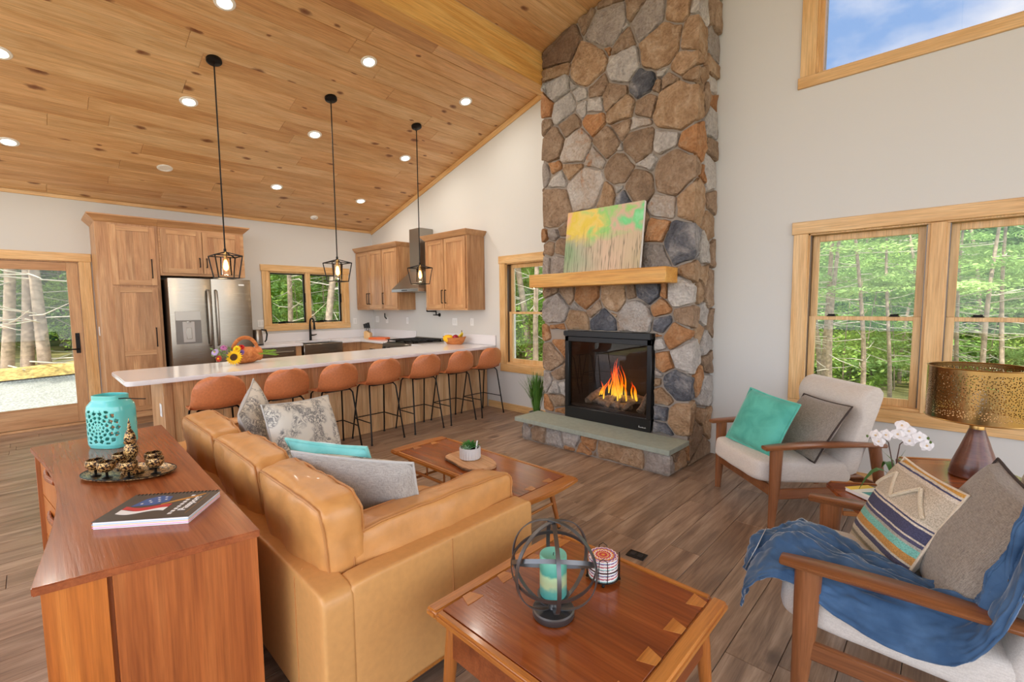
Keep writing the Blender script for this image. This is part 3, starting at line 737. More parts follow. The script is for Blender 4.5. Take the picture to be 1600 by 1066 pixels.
def crown(o, a0, a1, d1, z0, z1, el, er, ef):
    """flared crown over a cabinet of depth d1"""
    lo = [(a0, 0), (a1, 0), (a1, d1), (a0, d1)]; hi = [(a0-el, 0), (a1+er, 0), (a1+er, d1+ef), (a0-el, d1+ef)]
    def p(q, z): return (q[1], q[0], z) if o == 'X' else (q[0], -q[1], z)
    vs = [p(q, z0) for q in lo]+[p(q, z1-.014) for q in hi]+[p(q, z1) for q in hi]
    fs = [[0, 1, 2, 3], [8, 9, 10, 11]]+[[i, (i+1) % 4, 4+(i+1) % 4, 4+i] for i in range(4)]+[[4+i, 4+(i+1) % 4, 8+(i+1) % 4, 8+i] for i in range(4)]
    return MB().add(vs, fs)

# pantry
pt = thing('pantry_cabinet', 'tall wooden pantry cabinet with two stacked doors beside the glass door', 'cabinet', (XK+.001, 0, 0)); D = .62
b = MB(); bx(b, 'X', .60, 1.21, 0, D, .10, 2.56, .002); b.build('body', M['cab'], pt)
b = MB(); bx(b, 'X', .62, 1.21, 0, D-.06, 0, .10); b.build('toe_kick', M['cabY'], pt)
b = MB(); bx(b, 'X', .60, 1.21, D, D+.012, .10, .165, .002); b.build('base_rail', M['cabY'], pt)
shaker(pt, 'X', .73, 1.175, 1.795, 2.535, D, hand=(1.125, 1.885, 2.13), nboards=4, seed=1)
shaker(pt, 'X', .73, 1.175, .185, 1.765, D, mid=.93, hand=(1.125, 1.0, 1.25), nboards=4, seed=2)
crown('X', .60, 1.21, D, 2.56, 2.65, .07, 0, .075).build('crown', M['cabY'], pt)
# cabinet over the refrigerator
oc = thing('overfridge_cabinet', 'two-door wooden cabinet bridging over the refrigerator', 'cabinet', (XK+.001, 0, 0))
b = MB(); bx(b, 'X', 1.212, 2.215, 0, D, 1.93, 2.56, .002); b.build('body', M['cabY'], oc)
shaker(oc, 'X', 1.235, 1.69, 1.965, 2.535, D, hand=(1.655, 2.05, 2.18), nboards=5, seed=3)
shaker(oc, 'X', 1.70, 2.165, 1.965, 2.535, D, hand=(1.737, 2.05, 2.18), nboards=5, seed=4)
crown('X', 1.212, 2.215, D, 2.56, 2.65, 0, .07, .075).build('crown', M['cabY'], oc)

# refrigerator
fx, fa, fb = -7.22, 1.235, 2.19; fd = fx-(XK+.06)
fr_ = thing('refrigerator', 'stainless steel french-door refrigerator with water dispenser', 'refrigerator', (XK+.06, 0, 0))
MB().box(0, fd-.075, fa+.004, fb-.004, .03, 1.875, .006).build('body', M['steel_dark'], fr_)
def fdoor(a, b, z0, z1, nm, bow=.012):
    n = 10; prof = [(fd-.066, a)]+[(fd-bow+bow*math.sin(PI*i/n)**.6, a+(b-a)*i/n) for i in range(n+1)]+[(fd-.066, b)]
    return MB().prism(prof, z0, z1).build(nm, M['fridge_steel'], fr_, bevel=.003, smooth=30)
m, nt_, b_ = newmat('brushed steel'); t_ = NT(nt_); M['fridge_steel'] = m
tcn = t_.n('ShaderNodeTexCoord'); zz = t_.n('ShaderNodeTexNoise', {'Vector': t_.n('ShaderNodeMapping', {'Vector': tcn.outputs['Object'], 'Scale': (4, 1, 160)}).outputs[0], 'Scale': 3., 'Detail': 2})
b_.inputs['Base Color'].default_value = lin((160, 154, 144)); b_.inputs['Metallic'].default_value = 1
t_.l(t_.math('MULTIPLY_ADD', zz.outputs['Fac'], .05, .24), b_.inputs['Roughness'])
sp = 1.705
ld = fdoor(fa, sp-.003, .70, 1.885, 'door'); rd = fdoor(sp+.003, fb, .70, 1.885, 'door'); fdoor(fa, fb, .06, .692, 'freezer_drawer')
def fhandle(y, par):
    pts = [(fd-.004, y, 1.735), (fd+.035, y, 1.72), (fd+.052, y, 1.6), (fd+.056, y, 1.38), (fd+.052, y, 1.12), (fd+.035, y, 1.0), (fd-.004, y, .985)]
    MB().tube(pts, .013, 8, flat=(1.25, .8)).build('handle', M['steel'], par)
fhandle(sp-.045, ld); fhandle(sp+.048, rd)
pts = [(fd-.004, fa+.1, .6), (fd+.045, fa+.12, .6), (fd+.05, sp, .6), (fd+.045, fb-.12, .6), (fd-.004, fb-.1, .6)]
MB().tube(pts, .013, 8).build('drawer_handle', M['steel'], fr_)
dp = MB(); y0, y1 = 1.285, 1.565
dp.box(fd-.001, fd+.006, y0, y1, 1.335, 1.455, .002); dpo = dp.build('dispenser_panel', M['steel'], ld)
dp = MB(); dp.box(fd-.004, fd+.0045, y0, y1, 1.03, 1.335, .002); dp.build('dispenser_recess', plain('dispenser grey', (120, 116, 112), .4, .4), ld)
dp = MB(); dp.box(fd+.003, fd+.008, y0+.075, y1-.075, 1.05, 1.32, .002); dp.build('dispenser_tray', plain('dispenser light grey', (176, 172, 168), .4, .3), ld)
dp = MB(); dp.box(fd+.006, fd+.014, y0+.11, y1-.11, 1.09, 1.24, .003); dp.lathe([(.03, 0), (.03, .012), (.0, .014)], 12, (fd+.002, (y0+y1)/2, 1.312)); dp.build('dispenser_paddle', M['steel'], ld)
MB().box(fd-.002, fd+.004, 2.035, 2.105, 1.80, 1.822, .002).build('badge', M['white'], rd)

# back wall base units
def base_cab(name, label, o, loc, a0, a1, depth, doors, drawers, par=None):
    t = thing(name, label, 'cabinet', loc)
    b = MB(); bx(b, o, a0, a1, 0, depth, .1, .872, .002); b.build('body', M['cab'], t)
    b = MB(); bx(b, o, a0, a1, 0, depth-.06, 0, .1); b.build('toe_kick', M['dark'], t)
    for (p, q) in doors: shaker(t, o, p, q, .12, .66, depth, hand=(q-.04, .48, .62))
    for (p, q) in drawers:
        s = MB(); bx(s, o, p, q, depth, depth+.02, .69, .855, .002); d_ = s.build('drawer', M['cabX'] if o == 'Y' else M['cabY'], t)
        mbp = MB(); bx(mbp, o, (p+q)/2-.07, (p+q)/2+.07, depth+.04, depth+.05, .765, .777, .002)
        for c in ((p+q)/2-.065, (p+q)/2+.065): bx(mbp, o, c-.005, c+.005, depth+.02, depth+.043, .766, .776)
        mbp.build('handle', M['black'], d_)
    return t
dw = thing('dishwasher', 'stainless steel dishwasher between the refrigerator and the sink', 'dishwasher', (XK+.002, 0, 0))
b = MB(); b.box(0, .6, 2.285, 2.885, .1, .872); b.build('body', M['steel_dark'], dw)
MB().box(.6, .63, 2.29, 2.88, .12, .868, .003).build('front_panel', M['fridge_steel'], dw)
MB().tube([(.63, 2.33, .80), (.665, 2.34, .80), (.668, 2.585, .80), (.665, 2.83, .80), (.63, 2.84, .80)], .011, 8).build('handle', M['steel'], dw)
MB().box(0, .54, 2.285, 2.885, 0, .1).build('toe_kick', M['dark'], dw)
base_cab('filler_cabinet', 'narrow wooden base filler between dishwasher and sink', 'X', (XK+.002, 0, 0), 2.888, 2.975, .62, [], [])
sb_ = base_cab('sink_cabinet', 'wooden base cabinet under the steel farmhouse sink', 'X', (XK+.002, 0, 0), 2.978, 3.665, .60, [], [])
for c in sb_.children:
    if c.name.startswith('body'): c.scale.z = .7; c.location.z = .03
base_cab('corner_cabinet', 'wooden corner base cabinet beside the farmhouse sink', 'X', (XK+.002, 0, 0), 3.668, 4.626, .60, [], [])
base_cab('drawer_cabinet', 'wooden base cabinet with a drawer left of the range', 'Y', (0, YG-.002, 0), -7.53, -6.715, .62, [(-7.42, -6.73)], [(-7.42, -6.73)])
base_cab('spacer_cabinet', 'narrow wooden base cabinet right of the range', 'Y', (0, YG-.002, 0), -5.925, -5.665, .62, [], [])
# farmhouse sink
sk = thing('farmhouse_sink', 'stainless steel apron-front sink under the kitchen window', 'sink', (-7.5, 3.32, .66))
s = MB(); s.box(.0, .035, -.325, .325, 0, .235, .008); s.build('apron', M['fridge_steel'], sk)
s = MB(); s.box(-.44, 0, -.315, -.305, .02, .225); s.box(-.44, 0, .305, .315, .02, .225); s.box(-.44, -.43, -.315, .315, .02, .225); s.box(-.44, 0, -.315, .315, .01, .02); s.build('basin', M['steel'], sk)
# counters
ct = MB(); Z0, Z1 = .874, .914
ct.box(XK+.002, -7.48, 2.245, 2.99, Z0, Z1, .006); ct.box(XK+.002, -7.945, 2.9905, 3.6495, Z0, Z1, .003); ct.box(XK+.002, -7.48, 3.65, 4.628, Z0, Z1, .006); ct.box(-7.4795, -6.707, 3.985, 4.628, Z0, Z1, .006)
tag(ct.build('back_countertop', M['quartz'], loc=(-7.8, 3, .9)), 'white quartz countertop along the kitchen back wall and corner', 'countertop')
bs = MB(); bs.box(XK+.002, XK+.02, 2.245, 4.628, .9145, 1.06, .002); tag(bs.build('backsplash', M['quartz'], loc=(XK, 3.4, .92)), 'low white backsplash strip under the kitchen window', 'backsplash')
bs = MB(); bs.box(XK+.021, -6.71, YG-.02, YG-.002, .9145, 1.06, .002); tag(bs.build('backsplash', M['quartz'], loc=(-7.3, YG, .92)), 'low white backsplash strip left of the range', 'backsplash')
bs = MB(); bs.box(-5.925, -4.73, YG-.02, YG-.002, .9145, 1.06, .002); tag(bs.build('backsplash', M['quartz'], loc=(-5.3, YG, .92)), 'low white backsplash strip behind the fruit basket', 'backsplash')
# range
rg = thing('gas_range', 'stainless gas range with black grates on the gable wall', 'range', (-6.32, 3.97, 0))
MB().box(-.378, .378, .03, .65, .02, .90, .004).build('body', M['steel'], rg)
MB().box(-.375, .375, 0, .03, .12, .70, .004).build('oven_door', M['fridge_steel'], rg)
MB().tube([(-.32, .0, .66), (-.32, -.045, .66), (.32, -.045, .66), (.32, 0, .66)], .012, 8).build('oven_handle', M['steel'], rg)
p = MB().prism([(-.375, -.03), (.375, -.03), (.375, .05), (-.375, .05)], .745, .895); p.build('control_panel', M['steel'], rg, bevel=.01)
for i in range(5):
    x_ = -.30+i*.15; k = MB(); k.lathe([(.026, 0), (.024, .03), (.0, .031)], 14); k.xf(Matrix.Translation((x_, -.03, .82)) @ Matrix.Rotation(PI/2, 4, 'X')); k.build('knob', M['blackp'], rg)
MB().box(-.37, .37, .055, .63, .90, .915, .004).build('cooktop', M['steel_dark'], rg)
for i in range(3):
    x0 = -.365+i*.245; g = MB()
    for yy in (.075, .2, .34, .48, .61): g.box(x0, x0+.238, yy-.007, yy+.007, .938, .952)
    for xx in (x0+.006, x0+.085, x0+.155, x0+.232): g.box(xx-.006, xx+.006, .075, .61, .938, .952)
    for xx in (x0+.006, x0+.232):
        for yy in (.08, .605): g.box(xx-.007, xx+.007, yy-.007, yy+.007, .915, .94)
    for yy in (.2, .48): g.lathe([(.045, .0), (.04, .014), (0, .016)], 14, (x0+.12, yy, .915))
    g.build('grate', M['black'], rg)
MB().box(-.375, .375, .61, .65, .915, .965, .004).build('back_lip', M['steel'], rg)
# hood
hd = thing('range_hood', 'stainless steel chimney range hood between the upper cabinets', 'hood', (-6.32, YG-.003, 1.72))
cp = MB(); lo = [(-.375, -.48), (.374, -.48), (.374, 0), (-.375, 0)]; hi = [(-.15, -.27), (.15, -.27), (.15, 0), (-.15, 0)]
cp.add([(x, y, .05) for x, y in lo]+[(x, y, .33) for x, y in hi], [[0,1,2,3],[7,6,5,4]]+[[i, (i+1) % 4, 4+(i+1) % 4, 4+i] for i in range(4)]); cp.build('canopy', M['steel'], hd)
MB().box(-.377, .376, -.483, 0, 0, .05, .003).build('rim', M['steel'], hd)
MB().box(-.145, .145, -.265, 0, .33, 1.02, .002).build('flue', M['steel'], hd)
kb = MB()
for i in range(4): kb.box(-.07+i*.04, -.05+i*.04, -.489, -.482, .016, .032)
kb.build('buttons', M['blackp'], hd)
# upper cabinets on the gable wall
def upper(name, label, x0, x1, doors):
    t = thing(name, label, 'cabinet', (0, YG-.002, 0))
    b = MB(); bx(b, 'Y', x0, x1, 0, .33, 1.43, 2.49, .002); b.build('body', M['cab'], t)
    b = MB(); bx(b, 'Y', x0, x1, .3305, .338, 1.43, 1.452); b.build('base_rail', M['cabX'], t)
    for (a, c, hx) in doors: shaker(t, 'Y', a, c, 1.455, 2.475, .33, rail=.06, hand=(hx, 1.53, 1.73), nboards=3, seed=int(a*10))
    crown('Y', x0, x1, .35, 2.49, 2.565, .05 if x0 > -8 else 0, .05, .05).build('crown', M['cabX'], t)
upper('upper_cabinet', 'three-door wooden upper cabinet in the kitchen corner left of the hood', XK+.004, -6.72, [(-8.12, -7.68, -7.71), (-7.665, -7.215, -7.635), (-7.2, -6.735, -7.17)])
upper('upper_cabinet', 'two-door wooden upper cabinet right of the hood', -5.94, -4.955, [(-5.92, -5.475, -5.505), (-5.46, -4.985, -5.425)])
# pot filler
pf = MB(); pf.lathe([(.03, 0), (.028, .012), (.0, .013)], 16); pf.xf(Matrix.Translation((-6.05, YG, 1.345)) @ Matrix.Rotation(PI/2, 4, 'X'))
pf.tube([(-6.05, YG, 1.345), (-6.05, YG-.07, 1.345), (-6.05, YG-.07, 1.405), (-6.26, YG-.10, 1.405)], .012, 8); pf.tube([(-6.26, YG-.10, 1.41), (-6.26, YG-.1, 1.46), (-6.10, YG-.14, 1.46), (-6.09, YG-.14, 1.43)], .011, 8); pf.tube([(-6.12, YG-.075, 1.345), (-6.0, YG-.075, 1.345)], .008, 8)
tag(pf.build('pot_filler', M['black'], loc=(-6.05, YG, 1.345)), 'black wall-mounted pot filler tap above the range', 'tap')
# kitchen faucet
fc = thing('kitchen_faucet', 'black gooseneck kitchen faucet behind the farmhouse sink', 'faucet', (-8.03, 3.34, .914))
MB().tube([(0, 0, 0), (0, 0, .26)]+[(.085-.085*math.cos(a), 0, .30+.085*math.sin(a)) for a in [PI*i/10 for i in range(11)]]+[(.17, 0, .27)], [.022, .018]+[.014]*11+[.013], 10).build('spout', M['black'], fc)
MB().tube([(.17, 0, .28), (.172, 0, .22), (.174, 0, .19)], [.015, .019, .021], 10).build('spray_head', M['black'], fc)
MB().tube([(0, .015, .09), (0, .06, .09), (0, .11, .10)], [.013, .011, .007], 8).build('lever', M['black'], fc)
# kettle
kt = thing('kettle', 'stainless steel electric kettle on the counter by the refrigerator', 'kettle', (-7.74, 2.40, .9145))
MB().lathe([(.0, 0), (.082, 0), (.085, .012), (.078, .12), (.066, .225), (.062, .238), (.0, .245)], 20).build('body', M['steel'], kt)
MB().tube([(0, .06, .235), (0, .13, .225), (0, .145, .16), (0, .13, .07), (0, .105, .04)], [.014, .014, .013, .012, .01], 8).build('handle', M['blackp'], kt)
MB().lathe([(.087, -.0005), (.087, .018)], 20).build('base', M['blackp'], kt)
# knife block
kn = thing('knife_block', 'wooden knife block with black-handled knives in the kitchen corner', 'knife block', (-7.68, 4.24, .9145), R(35))
MB().prismY([(-.06, 0), (.06, 0), (.06, .09), (-.02, .14), (-.06, .12)], -.05, .05).build('block', M['pineZ'], kn, bevel=.004)
for i in range(6):
    k = MB(); x0, y0 = -.03+.035*(i % 3), -.025+.05*(i//3); k.tube([(x0, y0, .10), (x0-.02, y0, .19)], .004, 6); k.tube([(x0-.02, y0, .185), (x0-.035, y0, .26+.012*(i % 3))], .011, 8, flat=(.7, 1.2)); k.build('knife', M['blackp'], kn)
cb = MB(); cb.prism([(-.17, -.11), (.06, -.13), (.17, -.07), (.18, .05), (.1, .12), (-.15, .12), (-.2, 0)], 0, .03); cb.xf(Matrix.Translation((-7.3, 4.26, .9145)) @ Matrix.Rotation(R(20), 4, 'Z'))
tag(cb.build('cutting_board', M['clayred'], bevel=.006, loc=(-7.3, 4.26, .9145)), 'orange cutting board lying beside the range', 'board')

# ------------------------------------------------------------------ peninsula
pn = thing('bar_peninsula', 'long wooden breakfast bar base faced with upright boards', 'bar', (-4.93, .80, 0))
LP = YG-.80-.018
b = MB(); b.box(-.60, -.0, .02, LP, .0, .872); b.build('body', M['cab'], pn)
nb = 38; w = LP/nb
for i in range(nb):
    y0 = i*w; MB().box(.0005, .016, y0+.0008, y0+w-.0008, 0, .872, .0025).build('board', M['panel'], pn, loc=(.008, y0+w/2, .436), smooth=0)
MB().box(-.56, .03, -.05, .018, 0, .873, .003).build('end_panel', M['cab'], pn)
tp = MB(); rr = .07; x0, x1, y0, y1 = -5.66, -4.72, .485, YG-.022
poly = [(x1, y1), (x0, y1)]+[(x0+rr-rr*math.cos(a), y0+rr-rr*math.sin(a)) for a in [PI/2*i/6 for i in range(7)]]+[(x1-rr+rr*math.sin(a), y0+rr-rr*math.cos(a)) for a in [PI/2*i/6 for i in range(7)]]
tp.prism(poly, .8745, .914); tag(tp.build('bar_countertop', M['quartz'], bevel=.007, loc=(-5.2, 2.5, .9)), 'long white quartz bar top with rounded corners', 'countertop')
cs = MB().box(-5.93, -5.663, 3.985, 4.628, .874, .914, .004); tag(cs.build('side_countertop', M['quartz'], loc=(-5.8, 4.3, .9)), 'small white countertop piece joining range and bar', 'countertop')

# bar stools
def stool_proto():
    t = thing('bar_stool', '', 'stool')
    # bucket shell: seat + curved back (local: front = -x, back = +x)
    def shell(u, v):      # u along front->back->up, v across
        s_ = -1+2*v
        L = u*1.0
        if L < .45:
            q = L/.45; x = -.215+.37*q; z = .655-.014*math.sin(PI*q)*(1-s_*s_); wd = .175+.035*math.sin(PI/2*q); z += .018*abs(s_)**2*q-.02*(1-q)**3
            if q < .25: wd *= 1-.25*(1-q/.25)**2
        else:
            q = (L-.45)/.55; a = min(1, q/.35)
            x = .155+.055*math.sin(a*PI/2)+.035*q; z = .655+.27*(q**1.35); wd = .21-.012*q
            tq = max(0, (q-.42)/.58)*.985; wd *= (1-tq**2.8)**(1/2.8)
            x -= .075*(s_*s_)*(1-.25*q); z += .018*s_*s_*(1-q)
        return Vector((x, s_*wd, z))
    nu, nv = 30, 13; g = MB(); th = .016
    top = [[shell(1-(1-i/(nu-1))**1.45, j/(nv-1)) for j in range(nv)] for i in range(nu)]
    def nrm(i, j):
        uu = 1-(1-i/(nu-1))**1.45; a = PI/2*min(1, max(0, (uu-.34)/.3))
        return Vector((math.sin(a), 0, -math.cos(a)))
    vs = [top[i][j] for i in range(nu) for j in range(nv)]+[top[i][j]+nrm(i, j)*th for i in range(nu) for j in range(nv)]; N = nu*nv; fs = []
    for i in range(nu-1):
        for j in range(nv-1):
            q = [i*nv+j, (i+1)*nv+j, (i+1)*nv+j+1, i*nv+j+1]; fs.append(q); fs.append([N+k for k in q[::-1]])
    for i in range(nu-1):
        for j in (0, nv-1): a, c = i*nv+j, (i+1)*nv+j; fs.append([a, c, N+c, N+a])
    for j in range(nv-1):
        for i in (0, nu-1): a, c = i*nv+j, i*nv+j+1; fs.append([a, c, N+c, N+a])
    g.add(vs, fs); g.build('seat_shell', M['stool'], t, smooth=60)
    for sx in (-1, 1):
        for sy in (-1, 1):
            x0 = .10*sx; fx_, fy_ = .209*sx, .205*sy
            l = MB(); l.tube([(x0*.4, .10*sy, .632), (x0+.0, .15*sy, .630), (x0+.025*sx, .165*sy, .60), (fx_, fy_, .012)], .0085, 8); lg = l.build('leg', M['black'], t)
            MB().tube([(fx_, fy_, .016), (fx_, fy_, 0)], .012, 8).build('foot_cap', M['blackp'], lg)
    r = MB(); zr = .24; q = [(.209*a*(1-.0)-.03*a, .205*b-.013*b, zr) for a, b in ((-1, -1), (-1, 1), (1, 1), (1, -1))]
    for i in range(3): r.tube([q[[3, 0, 1, 2][i]], q[[0, 1, 2, 3][i]]], .006, 6)
    r.build('footrest', M['black'], t)
    fp = MB(); fp.box(-.12, .12, -.12, .12, .626, .640, .003); fp.build('seat_plate', M['blackp'], t)
    return t
st0 = stool_proto(); ys = [1.07, 1.62, 2.13, 2.65, 3.215, 3.745, 4.26]
wh = ['behind the left end of the sofa, first from the left', 'second from the left, behind the patterned cushions', 'third from the left, just past the far sofa arm', 'fourth from the left, at the middle of the bar', 'fifth from the left, beyond the middle of the bar', 'sixth from the left, next to the last one', 'seventh from the left, nearest the wall window']
for i, y in enumerate(ys):
    s_ = st0 if i == 0 else copy_tree(st0)
    s_.location = (-4.645, y, 0); s_.rotation_euler = (0, 0, R([0, 2, 0, 1, -1, 0, 1][i]))
    tag(s_, 'cognac leather bar stool '+wh[i], 'stool', 'leather stools at the bar')

# ------------------------------------------------------------------ pendants
def pendant(y, label):
    x = -5.085; z = zc(x)
    t = thing('pendant_lamp', label, 'pendant lamp', (x, y, z), 0, 'cage pendants over the bar')
    c = MB(); c.lathe([(0, 0), (.065, 0), (.065, -.022), (.055, -.03), (0, -.032)], 20); c.xf(Matrix.Rotation(-ANG, 4, 'Y')); c.build('canopy', M['black'], t)
    MB().tube([(.018*math.cos(a), 0, -.048+.018*math.sin(a)) for a in [2*PI*i/12 for i in range(12)]], .003, 6, closed=True).build('loop', M['black'], t)
    zt = 2.035-z
    MB().tube([(0, 0, -.06), (0, 0, zt+.01)], .0065, 8).build('rod', M['black'], t)
    f = MB(); a, b_, zb, zm = .115, .085, 1.785-z, 1.995-z
    f.tube([(0, 0, zt+.03), (0, 0, zt-.015)], .012, 8)
    for sx, sy in ((1, 1), (1, -1), (-1, -1), (-1, 1)):
        f.bar((0, 0, zt), (a*sx, a*sy, zm), .009, .009); f.bar((a*sx, a*sy, zm), (b_*sx, b_*sy, zb), .009, .009)
    for q, zz_ in ((a, zm), (b_, zb)):
        for i in range(4):
            s = [(1, 1), (1, -1), (-1, -1), (-1, 1)]; p, n = s[i], s[(i+1) % 4]; f.bar((p[0]*q, p[1]*q, zz_), (n[0]*q, n[1]*q, zz_), .009, .009)
    f.build('cage', M['black'], t)
    MB().tube([(0, 0, zt), (0, 0, zt-.075)], .017, 10).build('socket', M['brass'], t)
    MB().lathe([(.046, zt-.05), (.048, zt-.22), (.0465, zt-.22), (.0445, zt-.052), (.046, zt-.05)], 20, caps=False).build('glass_tube', M['clear'], t)
    MB().lathe([(.009, zt-.075), (.018, zt-.10), (.024, zt-.14), (.02, zt-.165), (0, zt-.18)], 14).build('bulb', M['bulb'], t)
    l = bpy.data.lights.new('pendant light', 'POINT'); l.energy = 3; l.color = (1, .75, .45); l.shadow_soft_size = .03
    lo = bpy.data.objects.new('lamp_light', l); COL.objects.link(lo); lo.parent = t; lo.location = (0, 0, zt-.235)
for y, lb in ((1.335, 'black cage pendant lamp nearest, in front of the refrigerator'), (2.455, 'middle black cage pendant lamp, in front of the kitchen window'), (3.585, 'farthest black cage pendant lamp, in front of the range hood')): pendant(y, lb)

# ------------------------------------------------------------------ recessed lights
rows_ = [(-4.43, 'row nearest the beam', {1.265: 'above the first pendant', 2.56: 'above the middle pendant', 3.86: 'above the far pendant'}),
         (-5.765, 'middle row', {-.04: 'at the left edge', 1.265: 'left of the first pendant', 2.56: 'left of the middle pendant', 3.86: 'left of the far pendant'}),
         (-7.11, 'row nearest the kitchen wall', {-.04: 'at the left edge', 1.265: 'left of the first pendant', 2.57: 'between first and middle pendants', 3.875: 'between middle and far pendants'})]
for x, rn_, nm in rows_:
    for y in nm:
        off = (x == -7.11 and y == 1.265)
        t = thing('recessed_light', ('unlit' if off else 'lit')+' recessed ceiling light, '+rn_+', '+nm[y], 'ceiling light', (x, y, zc(x)), 0, 'recessed lights in the board ceiling')
        t.rotation_euler = (0, -ANG, 0)
        MB().lathe([(.052, -.002), (.058, -.009), (.078, -.006), (.082, 0), (.052, 0)], 24, caps=False).build('trim_ring', M['white'], t)
        MB().lathe([(0, -.004), (.054, -.004), (.054, -.001), (0, -.001)], 20).build('lens', M['white'] if off else M['lamp_on'], t)
        if not off:
            l = bpy.data.lights.new('recessed light', 'AREA'); l.shape = 'DISK'; l.size = .1; l.energy = DL_W; l.color = (1, .93, .82)
            lo = bpy.data.objects.new('lamp_light', l); COL.objects.link(lo); lo.parent = t; lo.location = (0, 0, -.014)
t = thing('smoke_detector', 'small white round detector on the ceiling by the kitchen wall', 'detector', (-7.86, 3.42, zc(-7.86))); t.rotation_euler = (0, -ANG, 0)
MB().lathe([(0, -.03), (.045, -.03), (.058, -.02), (.06, 0), (0, 0)], 20).build('body', M['white'], t)
MB().lathe([(0, -.034), (.02, -.034), (.02, -.029), (0, -.029)], 12).build('grille', plain('grey grille', (190, 190, 190), .6), t)

# ------------------------------------------------------------------ outlets and switches
def plate(label, loc, o, w=.072, h=.115, kind='outlet', n=1):
    t = thing('wall_outlet' if kind == 'outlet' else 'light_switch', label, kind, loc)
    b = MB(); bx(b, o, -w/2, w/2, 0, .006, -h/2, h/2, .002); b.build('plate', M['white'], t)
    for i in range(n):
        a = (i-(n-1)/2)*.046; c = MB(); bx(c, o, a-.016, a+.016, .006, .009, -.033, .033, .002); c.build('insert', plain('plate insert', (226, 226, 224), .4), t)
    return t
plate('white light switch on the side of the tall pantry cabinet', (-7.82, .598, 1.215), 'Y', kind='switch')
plate('white double switch plate left of the kitchen window', (XK, 2.60, 1.235), 'X', .118, n=2, kind='switch')
plate('white outlet between the kitchen window and the corner', (XK, 4.235, 1.22), 'X')
plate('white outlet beside the knife block in the corner', (-8.0, YG, 1.245), 'Y', .118, n=2)
po = plate('white outlet with a black charger under the corner cabinet', (-7.66, YG, 1.235), 'Y')
MB().tube([(0, -.012, .02), (-.01, -.04, .06), (-.012, -.04, .13)], .012, 8).build('charger', M['blackp'], po)
plate('white outlet left of the range hood', (-6.98, YG, 1.235), 'Y')
plate('white double switch plate under the right upper cabinet', (-5.66, YG, 1.24), 'Y', .118, n=2, kind='switch')
plate('white outlet above the fruit basket', (-5.25, YG, 1.245), 'Y')
plate('white outlet on the end panel of the bar', (-5.02, .749, .60), 'Y')

# ------------------------------------------------------------------ fruit basket
bw = M['basket'] = wood('woven split wood', (176, 96, 44), (204, 124, 64), (222, 150, 90), 'X', .6, 2, .02)
fbk = thing('fruit_basket', 'small woven wood basket on the bar by the wall', 'basket', (-5.40, 4.40, .9145), R(20))
def bsk(t_, v): return None
pr = MB(); N_ = 28; rings = []
def brim(a): return .115+.035*max(0, math.cos(2*a))**2
for (k, z) in ((.62, 0), (.78, .03), (.92, .07), (1.0, .10), (.96, .10), (.74, .035), (.55, .012)):
    rings.append([(brim(a)*1.35*k*math.cos(a), brim(a)*.95*k*math.sin(a), z+(.02*abs(math.cos(a))**4 if z > .05 else 0)) for a in [2*PI*i/N_ for i in range(N_)]])
vs = [v for r_ in rings for v in r_]; fs = [[i*N_+k, i*N_+(k+1) % N_, (i+1)*N_+(k+1) % N_, (i+1)*N_+k] for i in range(len(rings)-1) for k in range(N_)]; fs.append(list(range(N_))); fs.append([(len(rings)-1)*N_+k for k in range(N_)])
pr.add(vs, fs); pr.build('bowl', bw, fbk)
def blob(name, label, cat, loc, r, mat, sz=(1, 1, 1), stem=True, rz=0):
    t = thing(name, label, cat, loc, rz); g = MB(); g.lathe([(0, -r*sz[2]*.92), (r*.5, -r*.86*sz[2]), (r*.86, -r*.5*sz[2]), (r, 0), (r*.88, r*.5*sz[2]), (r*.52, r*.84*sz[2]), (r*.14, r*.9*sz[2]), (0, r*.84*sz[2])], 18, sx=sz[0], sy=sz[1]); g.build('flesh', mat, t)
    if stem: MB().tube([(0, 0, r*.8*sz[2]), (.004, 0, r*1.15*sz[2])], .003, 6).build('stem', plain('fruit stem', (90, 66, 40), .8), t)
    return t
blob('melon', 'yellow melon resting in the fruit basket', 'melon', (-5.475, 4.345, 1.0), .078, plain('melon yellow', (244, 190, 20), .4, bump=.1, bscale=30), (1.15, .95, .8), False, R(20))
blob('apple', 'red apple in the middle of the fruit basket', 'apple', (-5.37, 4.40, 1.012), .05, plain('apple red', (150, 20, 44), .25, var=.2, bscale=10))
bn = thing('banana_bunch', 'small bunch of yellow bananas in the fruit basket', 'bananas', (-5.30, 4.46, 1.0))
yb = plain('banana yellow', (232, 206, 60), .45)
for i in range(3):
    a = -.5+i*.5; MB().tube([(.0, 0, .10), (.012*math.cos(a), .02*a, .075), (-.03, .045*a, .035), (-.075, .05*a, .005), (-.10, .05*a, .005)], [.005, .011, .017, .015, .005], 7).build('banana', yb, bn)
MB().tube([(0, 0, .09), (.004, 0, .125)], .007, 6).build('stem', plain('banana stem', (150, 120, 50), .7), bn)

